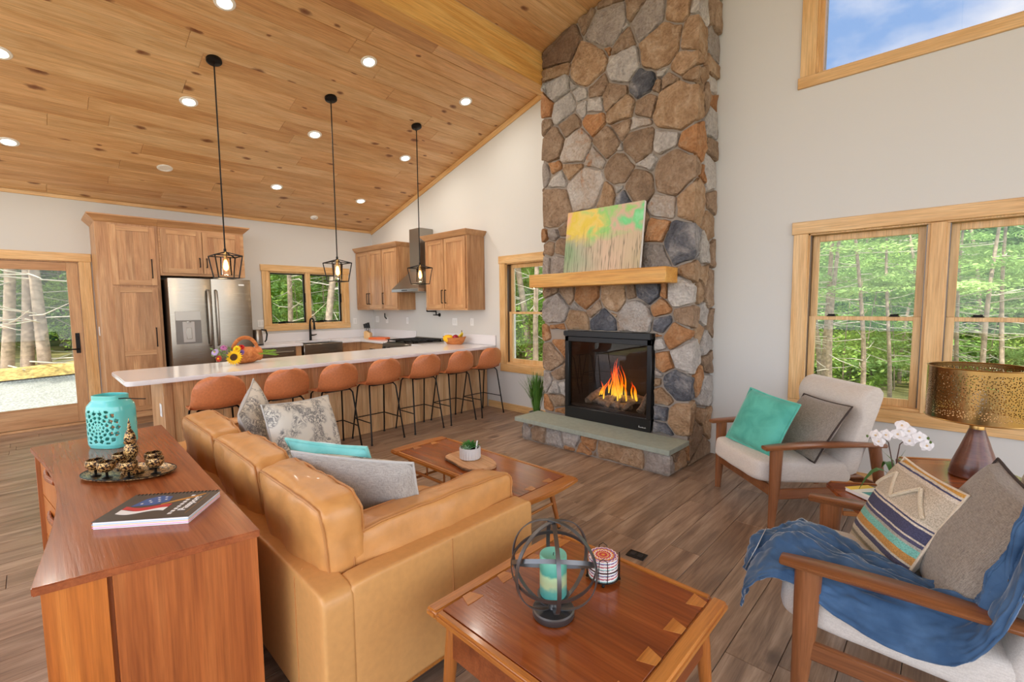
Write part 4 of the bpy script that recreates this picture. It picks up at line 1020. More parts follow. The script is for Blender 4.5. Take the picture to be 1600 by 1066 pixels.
# ------------------------------------------------------------------ flower basket
fk = thing('flower_basket', 'woven horn basket with arched handle lying on the bar', 'basket', (-5.34, 1.48, .9145), R(12))
g = MB(); n_ = 20; rings = []
for q, (y, r, z) in enumerate(((-.02, .075, .075), (.05, .088, .085), (.12, .085, .085), (.17, .07, .085), (.205, .075, .09))):
    rings.append([(r*math.cos(a), y, max(.0, z+r*math.sin(a))) for a in [2*PI*i/n_ for i in range(n_)]])
inner = [[(p[0]*.9, p[1]+.004, (p[2]-.08)*.9+.08) for p in rg_] for rg_ in rings[::-1]]; rings += inner
vs = [v for r_ in rings for v in r_]; fs = [[i*n_+k, i*n_+(k+1) % n_, ((i+1) % len(rings))*n_+(k+1) % n_, ((i+1) % len(rings))*n_+k] for i in range(len(rings)) for k in range(n_)]
g.add(vs, fs); g.build('horn', bw, fk)
MB().tube([(.0, .10+.13*math.cos(a)*1.0-.04, .12+.15*math.sin(a)) for a in [PI*(.06+.88*i/14) for i in range(15)]], .012, 8, flat=(1.6, .6)).build('handle', bw, fk)
def flower(name, label, cat, loc, cols, r, n, layers, centre, cr, nrm=(.75, -.6, .3)):
    t = thing(name, label, cat, loc); Mx = basis((0, 0, 0), (0, 1, 0) if abs(nrm[1]) < .9 else (1, 0, 0), nrm)
    pm = plain(name+' petal', cols, .6, var=.12, bscale=20)
    for la in range(layers):
        for i in range(n):
            a = 2*PI*(i+.5*la)/n; rr_ = r*(1-.16*la); p = MB(); w_ = rr_*.95*math.tan(PI/n)
            p.add([(cr*.6, -w_*.4, .002+.004*la), (rr_*.6, -w_, .008+.006*la), (rr_, 0, .004+.008*la), (rr_*.6, w_, .008+.006*la), (cr*.6, w_*.4, .002+.004*la), (rr_*.55, 0, .016+.006*la), (rr_*.5, 0, -.001+.004*la)],
                  [[0, 1, 5], [1, 2, 5], [2, 3, 5], [3, 4, 5], [4, 0, 5], [1, 0, 6], [2, 1, 6], [3, 2, 6], [4, 3, 6], [0, 4, 6]])
            p.xf(Mx @ Matrix.Rotation(a, 4, 'Z')); p.build('petal', pm, t, smooth=0)
    c = MB(); c.lathe([(cr, 0), (cr*.95, .014), (cr*.6, .02), (0, .018)], 16); c.xf(Mx); c.build('centre', plain(name+' centre', centre, .9, bump=.5, bscale=200), t)
    return t
flower('sunflower', 'large yellow sunflower at the mouth of the flower basket', 'flower', (-5.225, 1.40, .995), (250, 190, 10), .085, 20, 2, (70, 44, 14), .042)
flower('daisy', 'yellow daisy above the sunflower', 'flower', (-5.25, 1.435, 1.075), (250, 206, 20), .042, 12, 2, (200, 140, 10), .012)
flower('zinnia', 'pink zinnia at the top of the bouquet', 'flower', (-5.28, 1.325, 1.09), (196, 120, 176), .04, 14, 3, (130, 70, 120), .01, (.6, -.4, .7))
flower('carnation', 'red carnation under the basket handle', 'flower', (-5.30, 1.49, 1.085), (204, 24, 30), .034, 12, 3, (150, 10, 20), .009, (.7, -.3, .6))
flower('lily', 'dark red and yellow lily at the left of the bouquet', 'flower', (-5.22, 1.265, .995), (166, 40, 24), .036, 8, 2, (240, 180, 30), .012, (.6, -.75, .2))
flower('aster', 'lavender aster at the left of the bouquet', 'flower', (-5.26, 1.245, 1.055), (190, 172, 214), .042, 18, 2, (214, 196, 130), .01, (.5, -.7, .5))
flower('statice', 'violet statice right of the sunflower', 'flower', (-5.24, 1.475, 1.04), (128, 96, 176), .03, 12, 2, (104, 74, 150), .01)
fo = MB(); rr = random.Random(5)
for i in range(46):
    c = Vector((-5.29+rr.uniform(-.03, .04), 1.33+rr.uniform(-.10, .12), 1.02+rr.uniform(-.05, .06))); L_ = rr.uniform(.03, .06)
    d = Vector((rr.uniform(-.3, 1), rr.uniform(-1, .5), rr.uniform(-.3, 1))).normalized(); s = d.orthogonal().normalized()*L_*.25
    fo.add([c, c+d*L_*.5+s, c+d*L_, c+d*L_*.5-s], [[0, 1, 2, 3]])
o = fo.build('bouquet_greenery', plain('bouquet leaf', (118, 142, 84), .6), smooth=0, loc=(-5.29, 1.33, .915)); tag(o, 'grey-green leaves filling the bouquet', 'foliage', kind='stuff')
so_ = MB()
for i in range(12):
    a = rr.uniform(-.03, .03); so_.tube([(-5.32+a, 1.60, 1.0+rr.uniform(-.02, .03)), (-5.33+a*1.5, 1.72, 1.0+rr.uniform(-.01, .04)), (-5.34+a*2, 1.80+rr.uniform(0, .06), 1.0+rr.uniform(-.03, .04))], .0035, 5)
tag(so_.build('flower_stems', plain('green stem', (120, 160, 40), .6), loc=(-5.33, 1.7, .95)), 'cut green stems poking from the basket tail', 'stems', kind='stuff')

# ================================================================== fireplace insert, mantel, painting
gi = thing('gas_fireplace', 'black gas fireplace insert with glass front and burning logs', 'fireplace', (-2.555, 4.07, .2505))
hw = .515; H_ = 1.212-.2505
MB().box(-hw, hw, -.004, .02, 0, .125, .004).build('lower_panel', M['blackp'], gi)
f = MB(); f.box(-hw, -hw+.05, -.002, .06, .125, .90, .004); f.build('side_frame', M['blackp'], gi)
f = MB(); f.box(hw-.05, hw, -.002, .06, .125, .90, .004); f.build('side_frame', M['blackp'], gi)
MB().box(-hw, hw, -.002, .05, .845, .90, .004).build('top_frame', M['blackp'], gi)
h = MB(); h.prismY([(-hw-.004, .905), (hw+.004, .905), (hw+.004, H_), (-hw-.004, H_)], -.03, .04); h.build('top_hood', M['blackp'], gi, bevel=.008)
cv = MB(); fg = plain('firebox lining', (66, 66, 66), .8, bump=.2, bscale=20)
cv.box(-hw+.02, hw-.02, .42, .43, .12, .9); cv.box(-hw+.02, -hw+.03, .06, .43, .12, .9); cv.box(hw-.03, hw-.02, .06, .43, .12, .9); cv.box(-hw+.02, hw-.02, .06, .43, .12, .135); cv.box(-hw+.02, hw-.02, .06, .43, .89, .9)
cv.build('firebox', fg, gi)
MB().box(-hw+.046, hw-.046, .03, .036, .122, .85).build('glass_pane', M['fireglass'], gi)
bar_ = MB(); bar_.box(-hw+.05, hw-.05, .045, .06, .125, .155); bar_.build('sill_bar', M['steel_dark'], gi)
lm = plain('ceramic log', (178, 164, 146), .9, bump=.6, bscale=30, var=.3)
lr = random.Random(2)
for a, b_, r in (((-.30, .14, .19), (-.22, .30, .30), .042), ((-.38, .22, .16), (-.12, .26, .21), .04), ((-.15, .3, .2), (.28, .32, .24), .05), ((-.06, .12, .15), (-.03, .26, .26), .03), ((.06, .13, .15), (.02, .27, .26), .028), ((.14, .11, .15), (.24, .27, .27), .03), ((.34, .12, .15), (.37, .27, .33), .045), ((-.2, .2, .17), (.2, .2, .17), .035)):
    A_, B_ = Vector(a), Vector(b_); pts = [A_.lerp(B_, i/6)+Vector((0, 0, .012*mnoise.noise(A_*9+Vector((i, 0, 0))))) for i in range(7)]
    MB().tube(pts, [r*(.9+.25*mnoise.noise(Vector((i*.9, a[0]*7, 1)))) for i in range(7)], 10).build('log', lm, gi)
fm, fnt, fb_ = newmat('flame'); tt = NT(fnt); tcn = tt.n('ShaderNodeTexCoord'); sx_ = tt.n('ShaderNodeSeparateXYZ', {0: tcn.outputs['Generated']})
nzf = tt.n('ShaderNodeTexNoise', {'Vector': tcn.outputs['Object'], 'Scale': 22., 'Detail': 2}); hgt = tt.math('ADD', sx_.outputs[2], tt.math('MULTIPLY_ADD', nzf.outputs['Fac'], .5, -.25))
fc_ = tt.ramp(hgt, [(.0, (255, 210, 60)), (.35, (255, 150, 20)), (.7, (250, 84, 8)), (1, (190, 40, 10))])
tt.l(fc_, fb_.inputs['Emission Color']); fb_.inputs['Emission Strength'].default_value = 1.5; fb_.inputs['Base Color'].default_value = (0, 0, 0, 1)
for i in range(26):
    x0 = lr.gauss(.02, .12); x0 = max(-.22, min(.26, x0)); y0 = lr.uniform(.18, .28); top = .16+.22*math.exp(-((x0-.02)/.12)**2)*lr.uniform(.55, 1.1); b0 = .22+lr.uniform(0, .06)
    pts = []; ra = []
    ph = lr.uniform(0, 6)
    for k in range(9):
        q = k/8; pts.append((x0*(1-.25*q)+.028*math.sin(ph+q*5)*q, y0+.015*math.cos(ph+q*4), b0+top*q)); ra.append(max(.001, .018*math.sin(PI*min(1, q*.75+.22))**1.2*(1-q*.55)))
    MB().tube(pts, ra, 6, flat=(1, .45)).build('flame', fm, gi)
lg_ = bpy.data.lights.new('fire glow', 'POINT'); lg_.energy = .6; lg_.color = (1, .5, .18); lg_.shadow_soft_size = .08
lo = bpy.data.objects.new('fire_light', lg_); COL.objects.link(lo); lo.parent = gi; lo.location = (0, .2, .5)
def text_part(name, s, size, mat, parent, M4, ext=.0008, shear=0, bold=0):
    c = bpy.data.curves.new(name, 'FONT'); c.body = s; c.size = size; c.extrude = ext; c.shear = shear; c.align_x = 'CENTER'; c.align_y = 'CENTER'; c.offset = bold
    tmp = bpy.data.objects.new('tmp', c); COL.objects.link(tmp); dg = bpy.context.evaluated_depsgraph_get(); me = bpy.data.meshes.new_from_object(tmp.evaluated_get(dg))
    bpy.data.objects.remove(tmp); me.transform(M4); me.materials.clear(); me.materials.append(mat)
    o = bpy.data.objects.new(name, me); COL.objects.link(o); o.parent = parent; return o
mk = MB()
for i in range(7):
    x_ = hw-.125+i*.011; mk.tube([(x_, -.0055, .034+.002*(i % 2)), (x_+.004, -.0055, .046-.003*(i % 3)+(.008 if i == 0 else 0)), (x_+.008, -.0055, .035), (x_+.012, -.0055, .037)], .0016, 5)
mk.build('maker_mark', M['white'], gi)

mt = MB().box(-3.385, -1.80, 3.83, 4.072, 1.685, 1.825, .006); tag(mt.build('mantel_shelf', M['mantel'], loc=(-2.59, 3.95, 1.685)), 'thick honey-coloured timber mantel beam on the stone chimney', 'mantel')

# painting (abstract autumn trees)
pm, pnt, pb = newmat('abstract tree painting'); t = NT(pnt); tcn = t.n('ShaderNodeTexCoord'); sp_ = t.n('ShaderNodeSeparateXYZ', {0: tcn.outputs['Generated']})
n1 = t.n('ShaderNodeTexNoise', {'Vector': tcn.outputs['Object'], 'Scale': 5.5, 'Detail': 5, 'Distortion': .5}); n2 = t.n('ShaderNodeTexNoise', {'Vector': tcn.outputs['Object'], 'Scale': 3.1, 'Detail': 3})
sky = t.ramp(t.math('ADD', t.math('MULTIPLY', sp_.outputs[0], .55), t.math('MULTIPLY_ADD', n1.outputs['Fac'], .9, -.2)), [(.15, (232, 178, 150)), (.3, (226, 200, 70)), (.45, (232, 206, 110)), (.58, (150, 210, 120)), (.7, (216, 178, 158)), (.82, (120, 214, 140)), (.95, (150, 226, 170))])
grd = t.ramp(t.math('ADD', t.math('MULTIPLY', sp_.outputs[0], .6), t.math('MULTIPLY_ADD', n2.outputs['Fac'], .6, -.1)), [(.1, (120, 160, 110)), (.3, (176, 176, 150)), (.55, (214, 186, 160)), (.9, (190, 176, 140))])
edge = t.math('ADD', sp_.outputs[2], t.math('MULTIPLY_ADD', n1.outputs['Fac'], .5, -.25))
col = t.mix(t.n('ShaderNodeMapRange', {'Value': edge, 'From Min': .45, 'From Max': .62}).outputs[0], grd, sky)
mp_ = t.n('ShaderNodeMapping', {'Vector': tcn.outputs['Object'], 'Scale': (26, 1, 1.1)}); n3_ = t.n('ShaderNodeTexNoise', {'Vector': mp_.outputs[0], 'Scale': 1.5, 'Detail': 2.5, 'Distortion': .3})
ln = t.ramp(n3_.outputs['Fac'], [(.455, (0, 0, 0, 1)), (.49, (1, 1, 1, 1)), (.53, (0, 0, 0, 1))]); ls = t.n('ShaderNodeSeparateColor', {0: ln})
msk = t.n('ShaderNodeMapRange', {'Value': edge, 'From Min': .72, 'From Max': .4}).outputs[0]
col = t.mix(t.math('MULTIPLY', t.math('MULTIPLY', ls.outputs[0], msk), .75), col, lin((70, 70, 56)))
t.l(col, pb.inputs['Base Color']); pb.inputs['Roughness'].default_value = .6
pg = thing('canvas_painting', 'unframed abstract painting of bare trees leaning on the mantel', 'painting', (-2.545, 3.93, 1.8255)); pg.rotation_euler = (R(-8), 0, R(1.2))
MB().box(-.435, .435, -.004, 0, 0, .645).build('painted_face', pm, pg)
MB().box(-.436, .436, .0002, .035, 0, .646, .002).build('canvas_edge', plain('canvas edge', (236, 234, 228), .8), pg)

# grass in a pot
gp = thing('potted_grass', 'tall green ornamental grass between the window and the hearth', 'plant', (-3.69, 4.3, 0))
MB().lathe([(0, 0), (.075, 0), (.095, .16), (.085, .16), (.08, .14), (0, .14)], 18).build('pot', plain('grey pot', (150, 146, 140), .7), gp)
gb = MB(); gr_ = random.Random(9)
for i in range(240):
    a = gr_.uniform(0, 2*PI); le = gr_.uniform(.38, .56); sp2 = abs(gr_.gauss(0, .12)); x0, y0 = .045*math.cos(a)*gr_.random(), .045*math.sin(a)*gr_.random(); dx, dy = math.cos(a), math.sin(a); w_ = .0045
    P = [Vector((x0+dx*sp2*q**1.8, y0+dy*sp2*q**1.8, .14+le*q)) for q in (0, .4, .75, 1)]; s = Vector((-dy, dx, 0))*w_
    gb.add([P[0]-s, P[0]+s, P[1]-s, P[1]+s, P[2]-s*.7, P[2]+s*.7, P[3]], [[0, 1, 3, 2], [2, 3, 5, 4], [4, 5, 6]])
o = gb.build('grass_blades', plain('grass blade', (84, 128, 48), .6, var=.25, bscale=8), gp); o['kind'] = 'stuff'

# ================================================================== sofa
sf = thing('leather_sofa', 'tan leather three-seat sofa with wooden plinth, seen from behind', 'sofa', (-2.62, 1.1, 0))
ox, oy = -2.62, 1.1
def S(x, y, z=0): return (x-ox, y-oy, z)
X0, X1, Y0, Y1 = -3.88, -1.40, .58, 1.60
def SB(x0, x1, y0, y1, z0, z1, nm, mat, k=14, bulge=(0, 0, 0), n=10, wob=0, seed=0): return MB().puff(S((x0+x1)/2, (y0+y1)/2, (z0+z1)/2), (x1-x0, y1-y0, z1-z0), k, bulge, n, wob, seed).build(nm, mat, sf, smooth=60)
fr = MB().box(X0+.02-ox, X1-.02-ox, Y0+.02-oy, Y1-.02-oy, .065, .10, .006).build('plinth', M['oak'], sf)
MB().box(X0+.10-ox, X1-.10-ox, Y0+.12-oy, Y1-.04-oy, .101, .30, .01).build('base', M['leather'], sf)
SB(X0, X1, Y0, Y0+.115, .10, .575, 'back_frame', M['leather'], 26, n=14)
SB(X1-.105, X1, Y0+.10, Y1, .10, .575, 'arm', M['leather'], 22, n=12)
SB(X0, X0+.105, Y0+.10, Y1, .10, .575, 'arm', M['leather'], 22, n=12)
for sx in (X0+.15, X1-.15):
    for sy in (Y0+.12, Y1-.12): MB().lathe([(.022, 0), (.028, .066)], 12, S(sx, sy, 0)).build('foot', M['oakZ'], sf)
# stitched seams on the outside of the near arm and back
MB().tube([S(X1+.001, 1.11, z) for z in (.11, .3, .5, .57)], .0022, 6).build('seam', M['pipe_leather'], sf)
MB().tube([S(-1.62, Y0-.0015, z) for z in (.11, .3, .5, .56)]+[S(-1.62, Y0+.03, .577)], .0022, 6).build('seam', M['pipe_leather'], sf)
# seat cushions
xs = [-3.775, -3.02, -2.26, -1.505]
for i in range(3):
    SB(xs[i]+.004, xs[i+1]-.004, .70, 1.57, .30, .445, 'seat_cushion', M['leather2'], 12, (0, 0, .018), 10, .004, i)
def rounded_path(w, h, r, n=4):
    out = []
    for cx_, cy_, a0 in ((w/2-r, h/2-r, 0), (-w/2+r, h/2-r, PI/2), (-w/2+r, -h/2+r, PI), (w/2-r, -h/2+r, 3*PI/2)):
        for i in range(n+1): a = a0+PI/2*i/n; out.append((cx_+r*math.cos(a), cy_+r*math.sin(a)))
    return out
def box_cushion(nm, M4, w, h, th, mat, par, k=10, bulge=.02, wob=.006, seed=0):
    """loose cushion w x h, thickness th (local z), with two piped edges"""
    bl_ = (.004, .008, bulge); c = MB().puff((0, 0, 0), (w, h, th), k, bl_, 16, wob, seed); c.xf(M4); o = c.build(nm, mat, par, smooth=70)
    rn_ = random.Random(seed); off = Vector((rn_.random()*50, rn_.random()*50, 0)); sq = []
    for i in range(14): sq.append((-1+2*i/14, -1))
    for i in range(14): sq.append((1, -1+2*i/14))
    for i in range(14): sq.append((1-2*i/14, 1))
    for i in range(14): sq.append((-1, 1-2*i/14))
    for s_ in (-1, 1):
        p = [M4 @ (puff_pt((x_, y_, s_*.9), (0, 0, 0), (w, h, th), k, bl_, wob, off)*1.012) for x_, y_ in sq]
        MB().tube(p, .0052, 6, closed=True).build('piping', M['pipe_leather'], o)
    return o
# back cushions lean on the back frame
bxs = [-3.60, -2.87, -2.17, -1.515]
for i in range(3):
    w = bxs[i+1]-bxs[i]-.004; cx_ = (bxs[i]+bxs[i+1])/2
    M4 = basis(S(cx_, .755-.02, .615), (1, 0, 0), (0, 1, .12))
    box_cushion('back_cushion', M4, w, .42, .17, M['leather2'], sf, 7, .028, .016, 10+i)
# arm cushions
for xc, s_ in ((-1.585, 1), (-3.695, -1)):
    M4 = basis(S(xc, 1.165, .565), (0, 1, 0), (1, 0, .05*s_))
    box_cushion('arm_cushion', M4, .86, .25, .15, M['leather2'], sf, 7, .018, .012, 20+s_)

# ------------------------------------------------------------------ cushions
def pillow_obj(name, label, cat, M4, w, h, th, mats, pipe=None, n=18, pinch=.05, group=None, kx=.42):
    t = thing(name, label, cat, (0, 0, 0), 0, group); t.matrix_world = M4
    def surf(u, v, sgn):
        a, b = -1+2*u, -1+2*v
        f = (max(0, 1-a**2)*max(0, 1-b**2))**kx
        x_ = w/2*a*(1-pinch*(1-b*b)*(a*a)); y_ = h/2*b*(1-pinch*(1-a*a)*(b*b))
        nz_ = .012*mnoise.noise(Vector((x_*7, y_*7, sgn*3+w*10)))*f
        return Vector((x_, y_, sgn*th/2*f+nz_))
    for sgn, nm, mt_ in ((1, 'front', mats[0]), (-1, 'back', mats[1])):
        g = MB().grid(lambda u, v: surf(u, v, sgn), n, n); g.build(nm, mt_, t, smooth=80)
    if pipe:
        e = [surf(i/12, 0, 1) for i in range(12)]+[surf(1, i/12, 1) for i in range(12)]+[surf(1-i/12, 1, 1) for i in range(12)]+[surf(0, 1-i/12, 1) for i in range(12)]
        MB().tube(e, pipe[1], 6, closed=True).build('piping', pipe[0], t)
    return t
# toile print
tm, tnt, tb_ = newmat('toile print'); t = NT(tnt); tcn = t.n('ShaderNodeTexCoord')
n1 = t.n('ShaderNodeTexNoise', {'Vector': tcn.outputs['Object'], 'Scale': 26., 'Detail': 6, 'Roughness': .7, 'Distortion': 1.4}); n2 = t.n('ShaderNodeTexNoise', {'Vector': tcn.outputs['Object'], 'Scale': 10., 'Detail': 2})
l1 = t.ramp(n1.outputs['Fac'], [(.40, (0, 0, 0, 1)), (.46, (1, 1, 1, 1)), (.5, (1, 1, 1, 1)), (.56, (0, 0, 0, 1))]); l2 = t.ramp(n2.outputs['Fac'], [(.42, (0, 0, 0, 1)), (.55, (1, 1, 1, 1))])
s1 = t.n('ShaderNodeSeparateColor', {0: l1}); s2 = t.n('ShaderNodeSeparateColor', {0: l2})
t.l(t.mix(t.math('MULTIPLY', t.math('MULTIPLY', s1.outputs[0], s2.outputs[0]), .85), lin((226, 222, 212)), lin((96, 98, 104))), tb_.inputs['Base Color']); tb_.inputs['Roughness'].default_value = .9
TO = tm
pp = plain('light piping', (190, 188, 184), .8)
pillow_obj('throw_pillow', 'grey-backed toile pillow standing behind another in the sofa corner', 'pillow', basis((-3.22, .99, .715), (.62, -.45, -.25), (.50, .84, .22)), .50, .50, .16, (TO, M['greylinen']), (pp, .005))
pillow_obj('throw_pillow', 'cream pillow with grey toile print leaning in the far sofa corner', 'pillow', basis((-2.83, 1.13, .67), (-.45, .72, -.1), (.84, .46, .30)), .56, .54, .18, (TO, M['greylinen']), (pp, .005))
pillow_obj('throw_pillow', 'aqua velvet pillow with flanged edge behind the grey linen pillow', 'pillow', basis((-2.13, 1.0, .655), (.93, .36, .06), (-.30, .86, .36)), .52, .44, .15, (M['aqua'], M['aqua']), (M['aqua'], .009))
pillow_obj('throw_pillow', 'grey linen pillow with toile front, its plain back towards us', 'pillow', basis((-1.90, .985, .645), (.90, .43, .02), (-.40, .85, .30)), .64, .42, .18, (TO, M['greylinen']), (pp, .006))

# ================================================================== console desk behind the sofa
cn = thing('console_cabinet', 'walnut console cabinet with concave front standing behind the sofa', 'cabinet', (-2.64, .245, 0))
cx0, cx1, cyb = -.975, 1.0, .27
def cfront(x, d=0):
    q = (x-cx0-.06)/(cx1-cx0-.158); return -.292+.075*math.sin(PI*min(1, max(0, q)))**1.1+d
def nearx(y, e=0): return cx1-e-.098*(.24-y)/.532      # the near end is cut at a slant
def outline(d, e):
    n = 24; pts = [(cx0+e, cyb+.02-e), (nearx(.24, e), .24-e)]
    xe = nearx(cfront(.9, d), e)
    for i in range(n+1):
        x = xe+(cx0+.06+e-xe)*i/n; pts.append((x, cfront(x, d)))
    return pts
MB().prism(outline(0, 0), .735, .76).build('top', M['walnut'], cn, bevel=.003)
MB().prism(outline(.05, .03), .04, .734).build('carcass', M['walnutZ'], cn)
def endp(y0, y1, e0, e1): return [(nearx(y0, e0), y0), (nearx(y1, e0), y1), (nearx(y1, e1), y1), (nearx(y0, e1), y0)]
MB().prism(endp(-.13, .232, .006, .029), 0, .7345).build('end_panel', M['walnutZ'], cn, loc=(.95, .05, .36))
MB().prism(endp(-.275, -.142, .008, .029), 0, .7345).build('end_post', M['walnutL'], cn, loc=(.92, -.2, .36))
MB().box(cx0+.034, cx0+.058, cfront(cx0+.08, .012), cyb-.01, .0, .7345, .001).build('end_panel', M['walnutZ'], cn)
for c in range(3):
    a, b_ = cx0+.095+(cx1-cx0-.235)*c/3, cx0+.095+(cx1-cx0-.235)*(c+1)/3
    for r_ in range(3):
        z0, z1 = .06+.222*r_, .06+.222*r_+.215; n = 8
        pts = [(a+.004+(b_-a-.008)*i/n, cfront(a+.004+(b_-a-.008)*i/n, .03)) for i in range(n+1)]+[(a+.004+(b_-a-.008)*i/n, cfront(a+.004+(b_-a-.008)*i/n, .049)) for i in range(n, -1, -1)]
        dw_ = MB().prism(pts, z0, z1).build('drawer', M['walnutL'], cn)
        m_ = (a+b_)/2; MB().tube([(m_+q*.12, cfront(m_+q*.12, .03)-.016*math.cos(q*1.4), (z0+z1)/2+.05) for q in (-1, -.5, 0, .5, 1)], .010, 8, flat=(1, 1.6)).build('pull', M['walnut'], dw_)

# aqua lantern with pierced walls
an = thing('ceramic_lantern', 'aqua glazed pierced ceramic lantern on the walnut console', 'lantern', (-3.27, .27, .7605), R(38))
def lan(u, v):
    a = 2*PI*u; prof = [(.0, .92), (.02, 1), (.2, 1), (.225, .96), (.245, .82), (.255, .74), (.28, .74)]
    zz_ = v*.28
    for i in range(len(prof)-1):
        if prof[i][0] <= zz_ <= prof[i+1][0]+1e-9:
            q = (zz_-prof[i][0])/(prof[i+1][0]-prof[i][0]); k = prof[i][1]+(prof[i+1][1]-prof[i][1])*q; break
    c, s = math.cos(a), math.sin(a); p = 3.2
    m_ = (abs(c)**p+abs(s)**p)**(-1/p)
    return Vector((.103*k*c*m_, .080*k*s*m_, zz_))
NU, NV = 200, 84
V_ = [[lan(i/NU, j/(NV-1)) for j in range(NV)] for i in range(NU)]
per = [0]
for i in range(NU): per.append(per[-1]+(V_[(i+1) % NU][30]-V_[i][30]).length)
tot = per[NU]
holes = []
for cfrac in (.25, .75):
    c0 = tot*cfrac
    for rr_, n_, s_ in ((.014, 6, .006), (.032, 10, .009), (.053, 12, .0125), (.076, 14, .0145), (.1, 18, .0145)):
        for k in range(n_):
            a = 2*PI*(k+.5*(n_ % 4 == 0))/n_; holes.append((c0+rr_*math.cos(a), .115+rr_*math.sin(a), s_, a))
def in_hole(s_, z_):
    if z_ < .028 or z_ > .205: return False
    for hx, hz, r_, a in holes:
        d = (s_-hx+tot/2) % tot-tot/2; e = z_-hz
        if abs(d) < .018 and abs(e) < .018:
            p, q = d*math.cos(a)+e*math.sin(a), -d*math.sin(a)+e*math.cos(a)
            if abs(p)/(r_*.85)+abs(q)/(r_) < 1: return True
    return False
vs = [V_[i][j] for i in range(NU) for j in range(NV)]; fs = []
for i in range(NU):
    for j in range(NV-1):
        if not in_hole((per[i]+per[i+1])/2, (V_[i][j].z+V_[i][j+1].z)/2): fs.append([i*NV+j, ((i+1) % NU)*NV+j, ((i+1) % NU)*NV+j+1, i*NV+j+1])
g = MB().add(vs, fs); o = g.build('pierced_body', M['aquaglaze'], an, smooth=60); md = o.modifiers.new('shell', 'SOLIDIFY'); md.thickness = .005; md.offset = -1
bt = MB(); bt.prism([tuple(V_[i][2].xy*.97) for i in range(0, NU, 4)], .002, .008); bt.build('floor_disc', M['aquaglaze'], an)
MB().tube([(.06, -.03, .262), (.10, -.01, .262), (.16, .0, .258), (.20, .01, .256)], .0028, 6).build('bail_handle', M['black'], an)

# brass tray with goblets and decanter
em, ent, eb = newmat('enamelled brass'); t = NT(ent); tcn = t.n('ShaderNodeTexCoord'); vo = t.n('ShaderNodeTexNoise', {'Vector': tcn.outputs['Object'], 'Scale': 120., 'Detail': 3, 'Distortion': .8})
t.l(t.ramp(vo.outputs['Fac'], [(.42, (34, 24, 20)), (.48, (80, 42, 28)), (.53, (190, 152, 92)), (.6, (216, 186, 126)), (.68, (150, 60, 40))]), eb.inputs['Base Color']); eb.inputs['Roughness'].default_value = .3; eb.inputs['Metallic'].default_value = .5
tx, ty = -2.635, .262; ta = R(44)
ty_o = thing('oval_tray', 'engraved dark brass oval tray on the walnut console', 'tray', (tx, ty, .7605), ta)
MB().lathe([(0, .004), (.70, .004), (.80, .008), (1.0, .016), (1.0, .011), (.8, .0), (0, 0)], 40, sx=.195, sy=.115).build('dish', em, ty_o)
MB().lathe([(1.0, .0135), (1.01, .0155), (1.0, .0175), (.985, .0155), (1.0, .0135)], 40, sx=.195, sy=.115, caps=False).build('rim', M['black'], ty_o)
dc = thing('decanter', 'slender engraved brass decanter with pointed stopper on the tray', 'decanter', (tx+.01, ty+.01, .765))
MB().lathe([(0, 0), (.042, 0), (.044, .006), (.03, .022), (.012, .034), (.01, .05), (.016, .07), (.024, .085), (.027, .10), (.0255, .115), (.021, .13), (.019, .137)], 20).build('vessel', em, dc)
MB().lathe([(.02, .137), (.023, .14), (.024, .147), (.021, .15), (.022, .162), (.018, .18), (.011, .195), (.0055, .205), (.008, .21), (.004, .218), (.0055, .226), (.002, .24), (0, .256)], 18).build('stopper', em, dc)
where = ['nearest the left rim', 'second along the near rim', 'third along the near rim', 'at the right end', 'behind the decanter on the left', 'behind the decanter on the right']
for i, (gx, gy) in enumerate(((-.118, -.035), (-.045, -.062), (.05, -.062), (.128, -.012), (-.075, .05), (.065, .058))):
    c, s = math.cos(ta), math.sin(ta); wx, wy = tx+gx*c-gy*s, ty+gx*s+gy*c
    gt = thing('goblet', 'tiny engraved brass goblet on the oval tray, '+where[i], 'goblet', (wx, wy, .767), 0, 'goblets on the brass tray')
    MB().lathe([(.02, .0), (.018, .003), (.005, .008), (.0045, .024), (.007, .028)], 14).build('stem', M['black'], gt)
    MB().lathe([(.005, .028), (.022, .033), (.033, .047), (.0345, .062), (.031, .074), (.0285, .074), (.031, .06), (.02, .037), (0, .035)], 18).build('cup', em, gt)

# spiral notebook
nbk = thing('spiral_notebook', 'thick spiral-bound notebook with dark flag cover on the console', 'notebook', (-2.05, .285, .7605), R(51.5)); W_, H2 = .302, .229
pg_ = MB(); pg_.box(-W_/2+.003, W_/2-.003, -H2/2+.002, H2/2-.004, .0, .0255, .001); pg_.build('pages', M['paper'], nbk)
for z0, c in ((.006, (244, 170, 214)), (.012, (250, 205, 150)), (.017, (170, 210, 240))): MB().box(-W_/2+.001, W_/2-.001, -H2/2, H2/2-.005, z0, z0+.0016).build('tinted_pages', plain('tinted page', c, .7), nbk)
MB().box(-W_/2, W_/2, -H2/2, H2/2, .0256, .0268).build('cover', plain('dark cover', (62, 52, 46), .4), nbk)
zc_ = .0270
def flatpoly(nm, pts, mat, z=zc_): MB().prism(pts, z, z+.0003).build(nm, mat, nbk)
red, whi, blu, yel = plain('print red', (196, 30, 34), .5), plain('print white', (240, 240, 240), .5), plain('print blue', (46, 84, 150), .5), plain('print gold', (190, 130, 40), .5)
wave = lambda x, k: .012*math.sin(x*38+k)
xsn = [-.115+.01*i for i in range(16)]
flatpoly('blue_field', [(-.10, .0), (-.03, .005), (.01, .03), (.0, .075), (-.045, .09), (-.085, .06)], blu)
flatpoly('red_stripe', [(x, -.035+wave(x, 0)) for x in xsn]+[(x, -.005+wave(x, .6)) for x in xsn[::-1]], red, zc_+.0002)
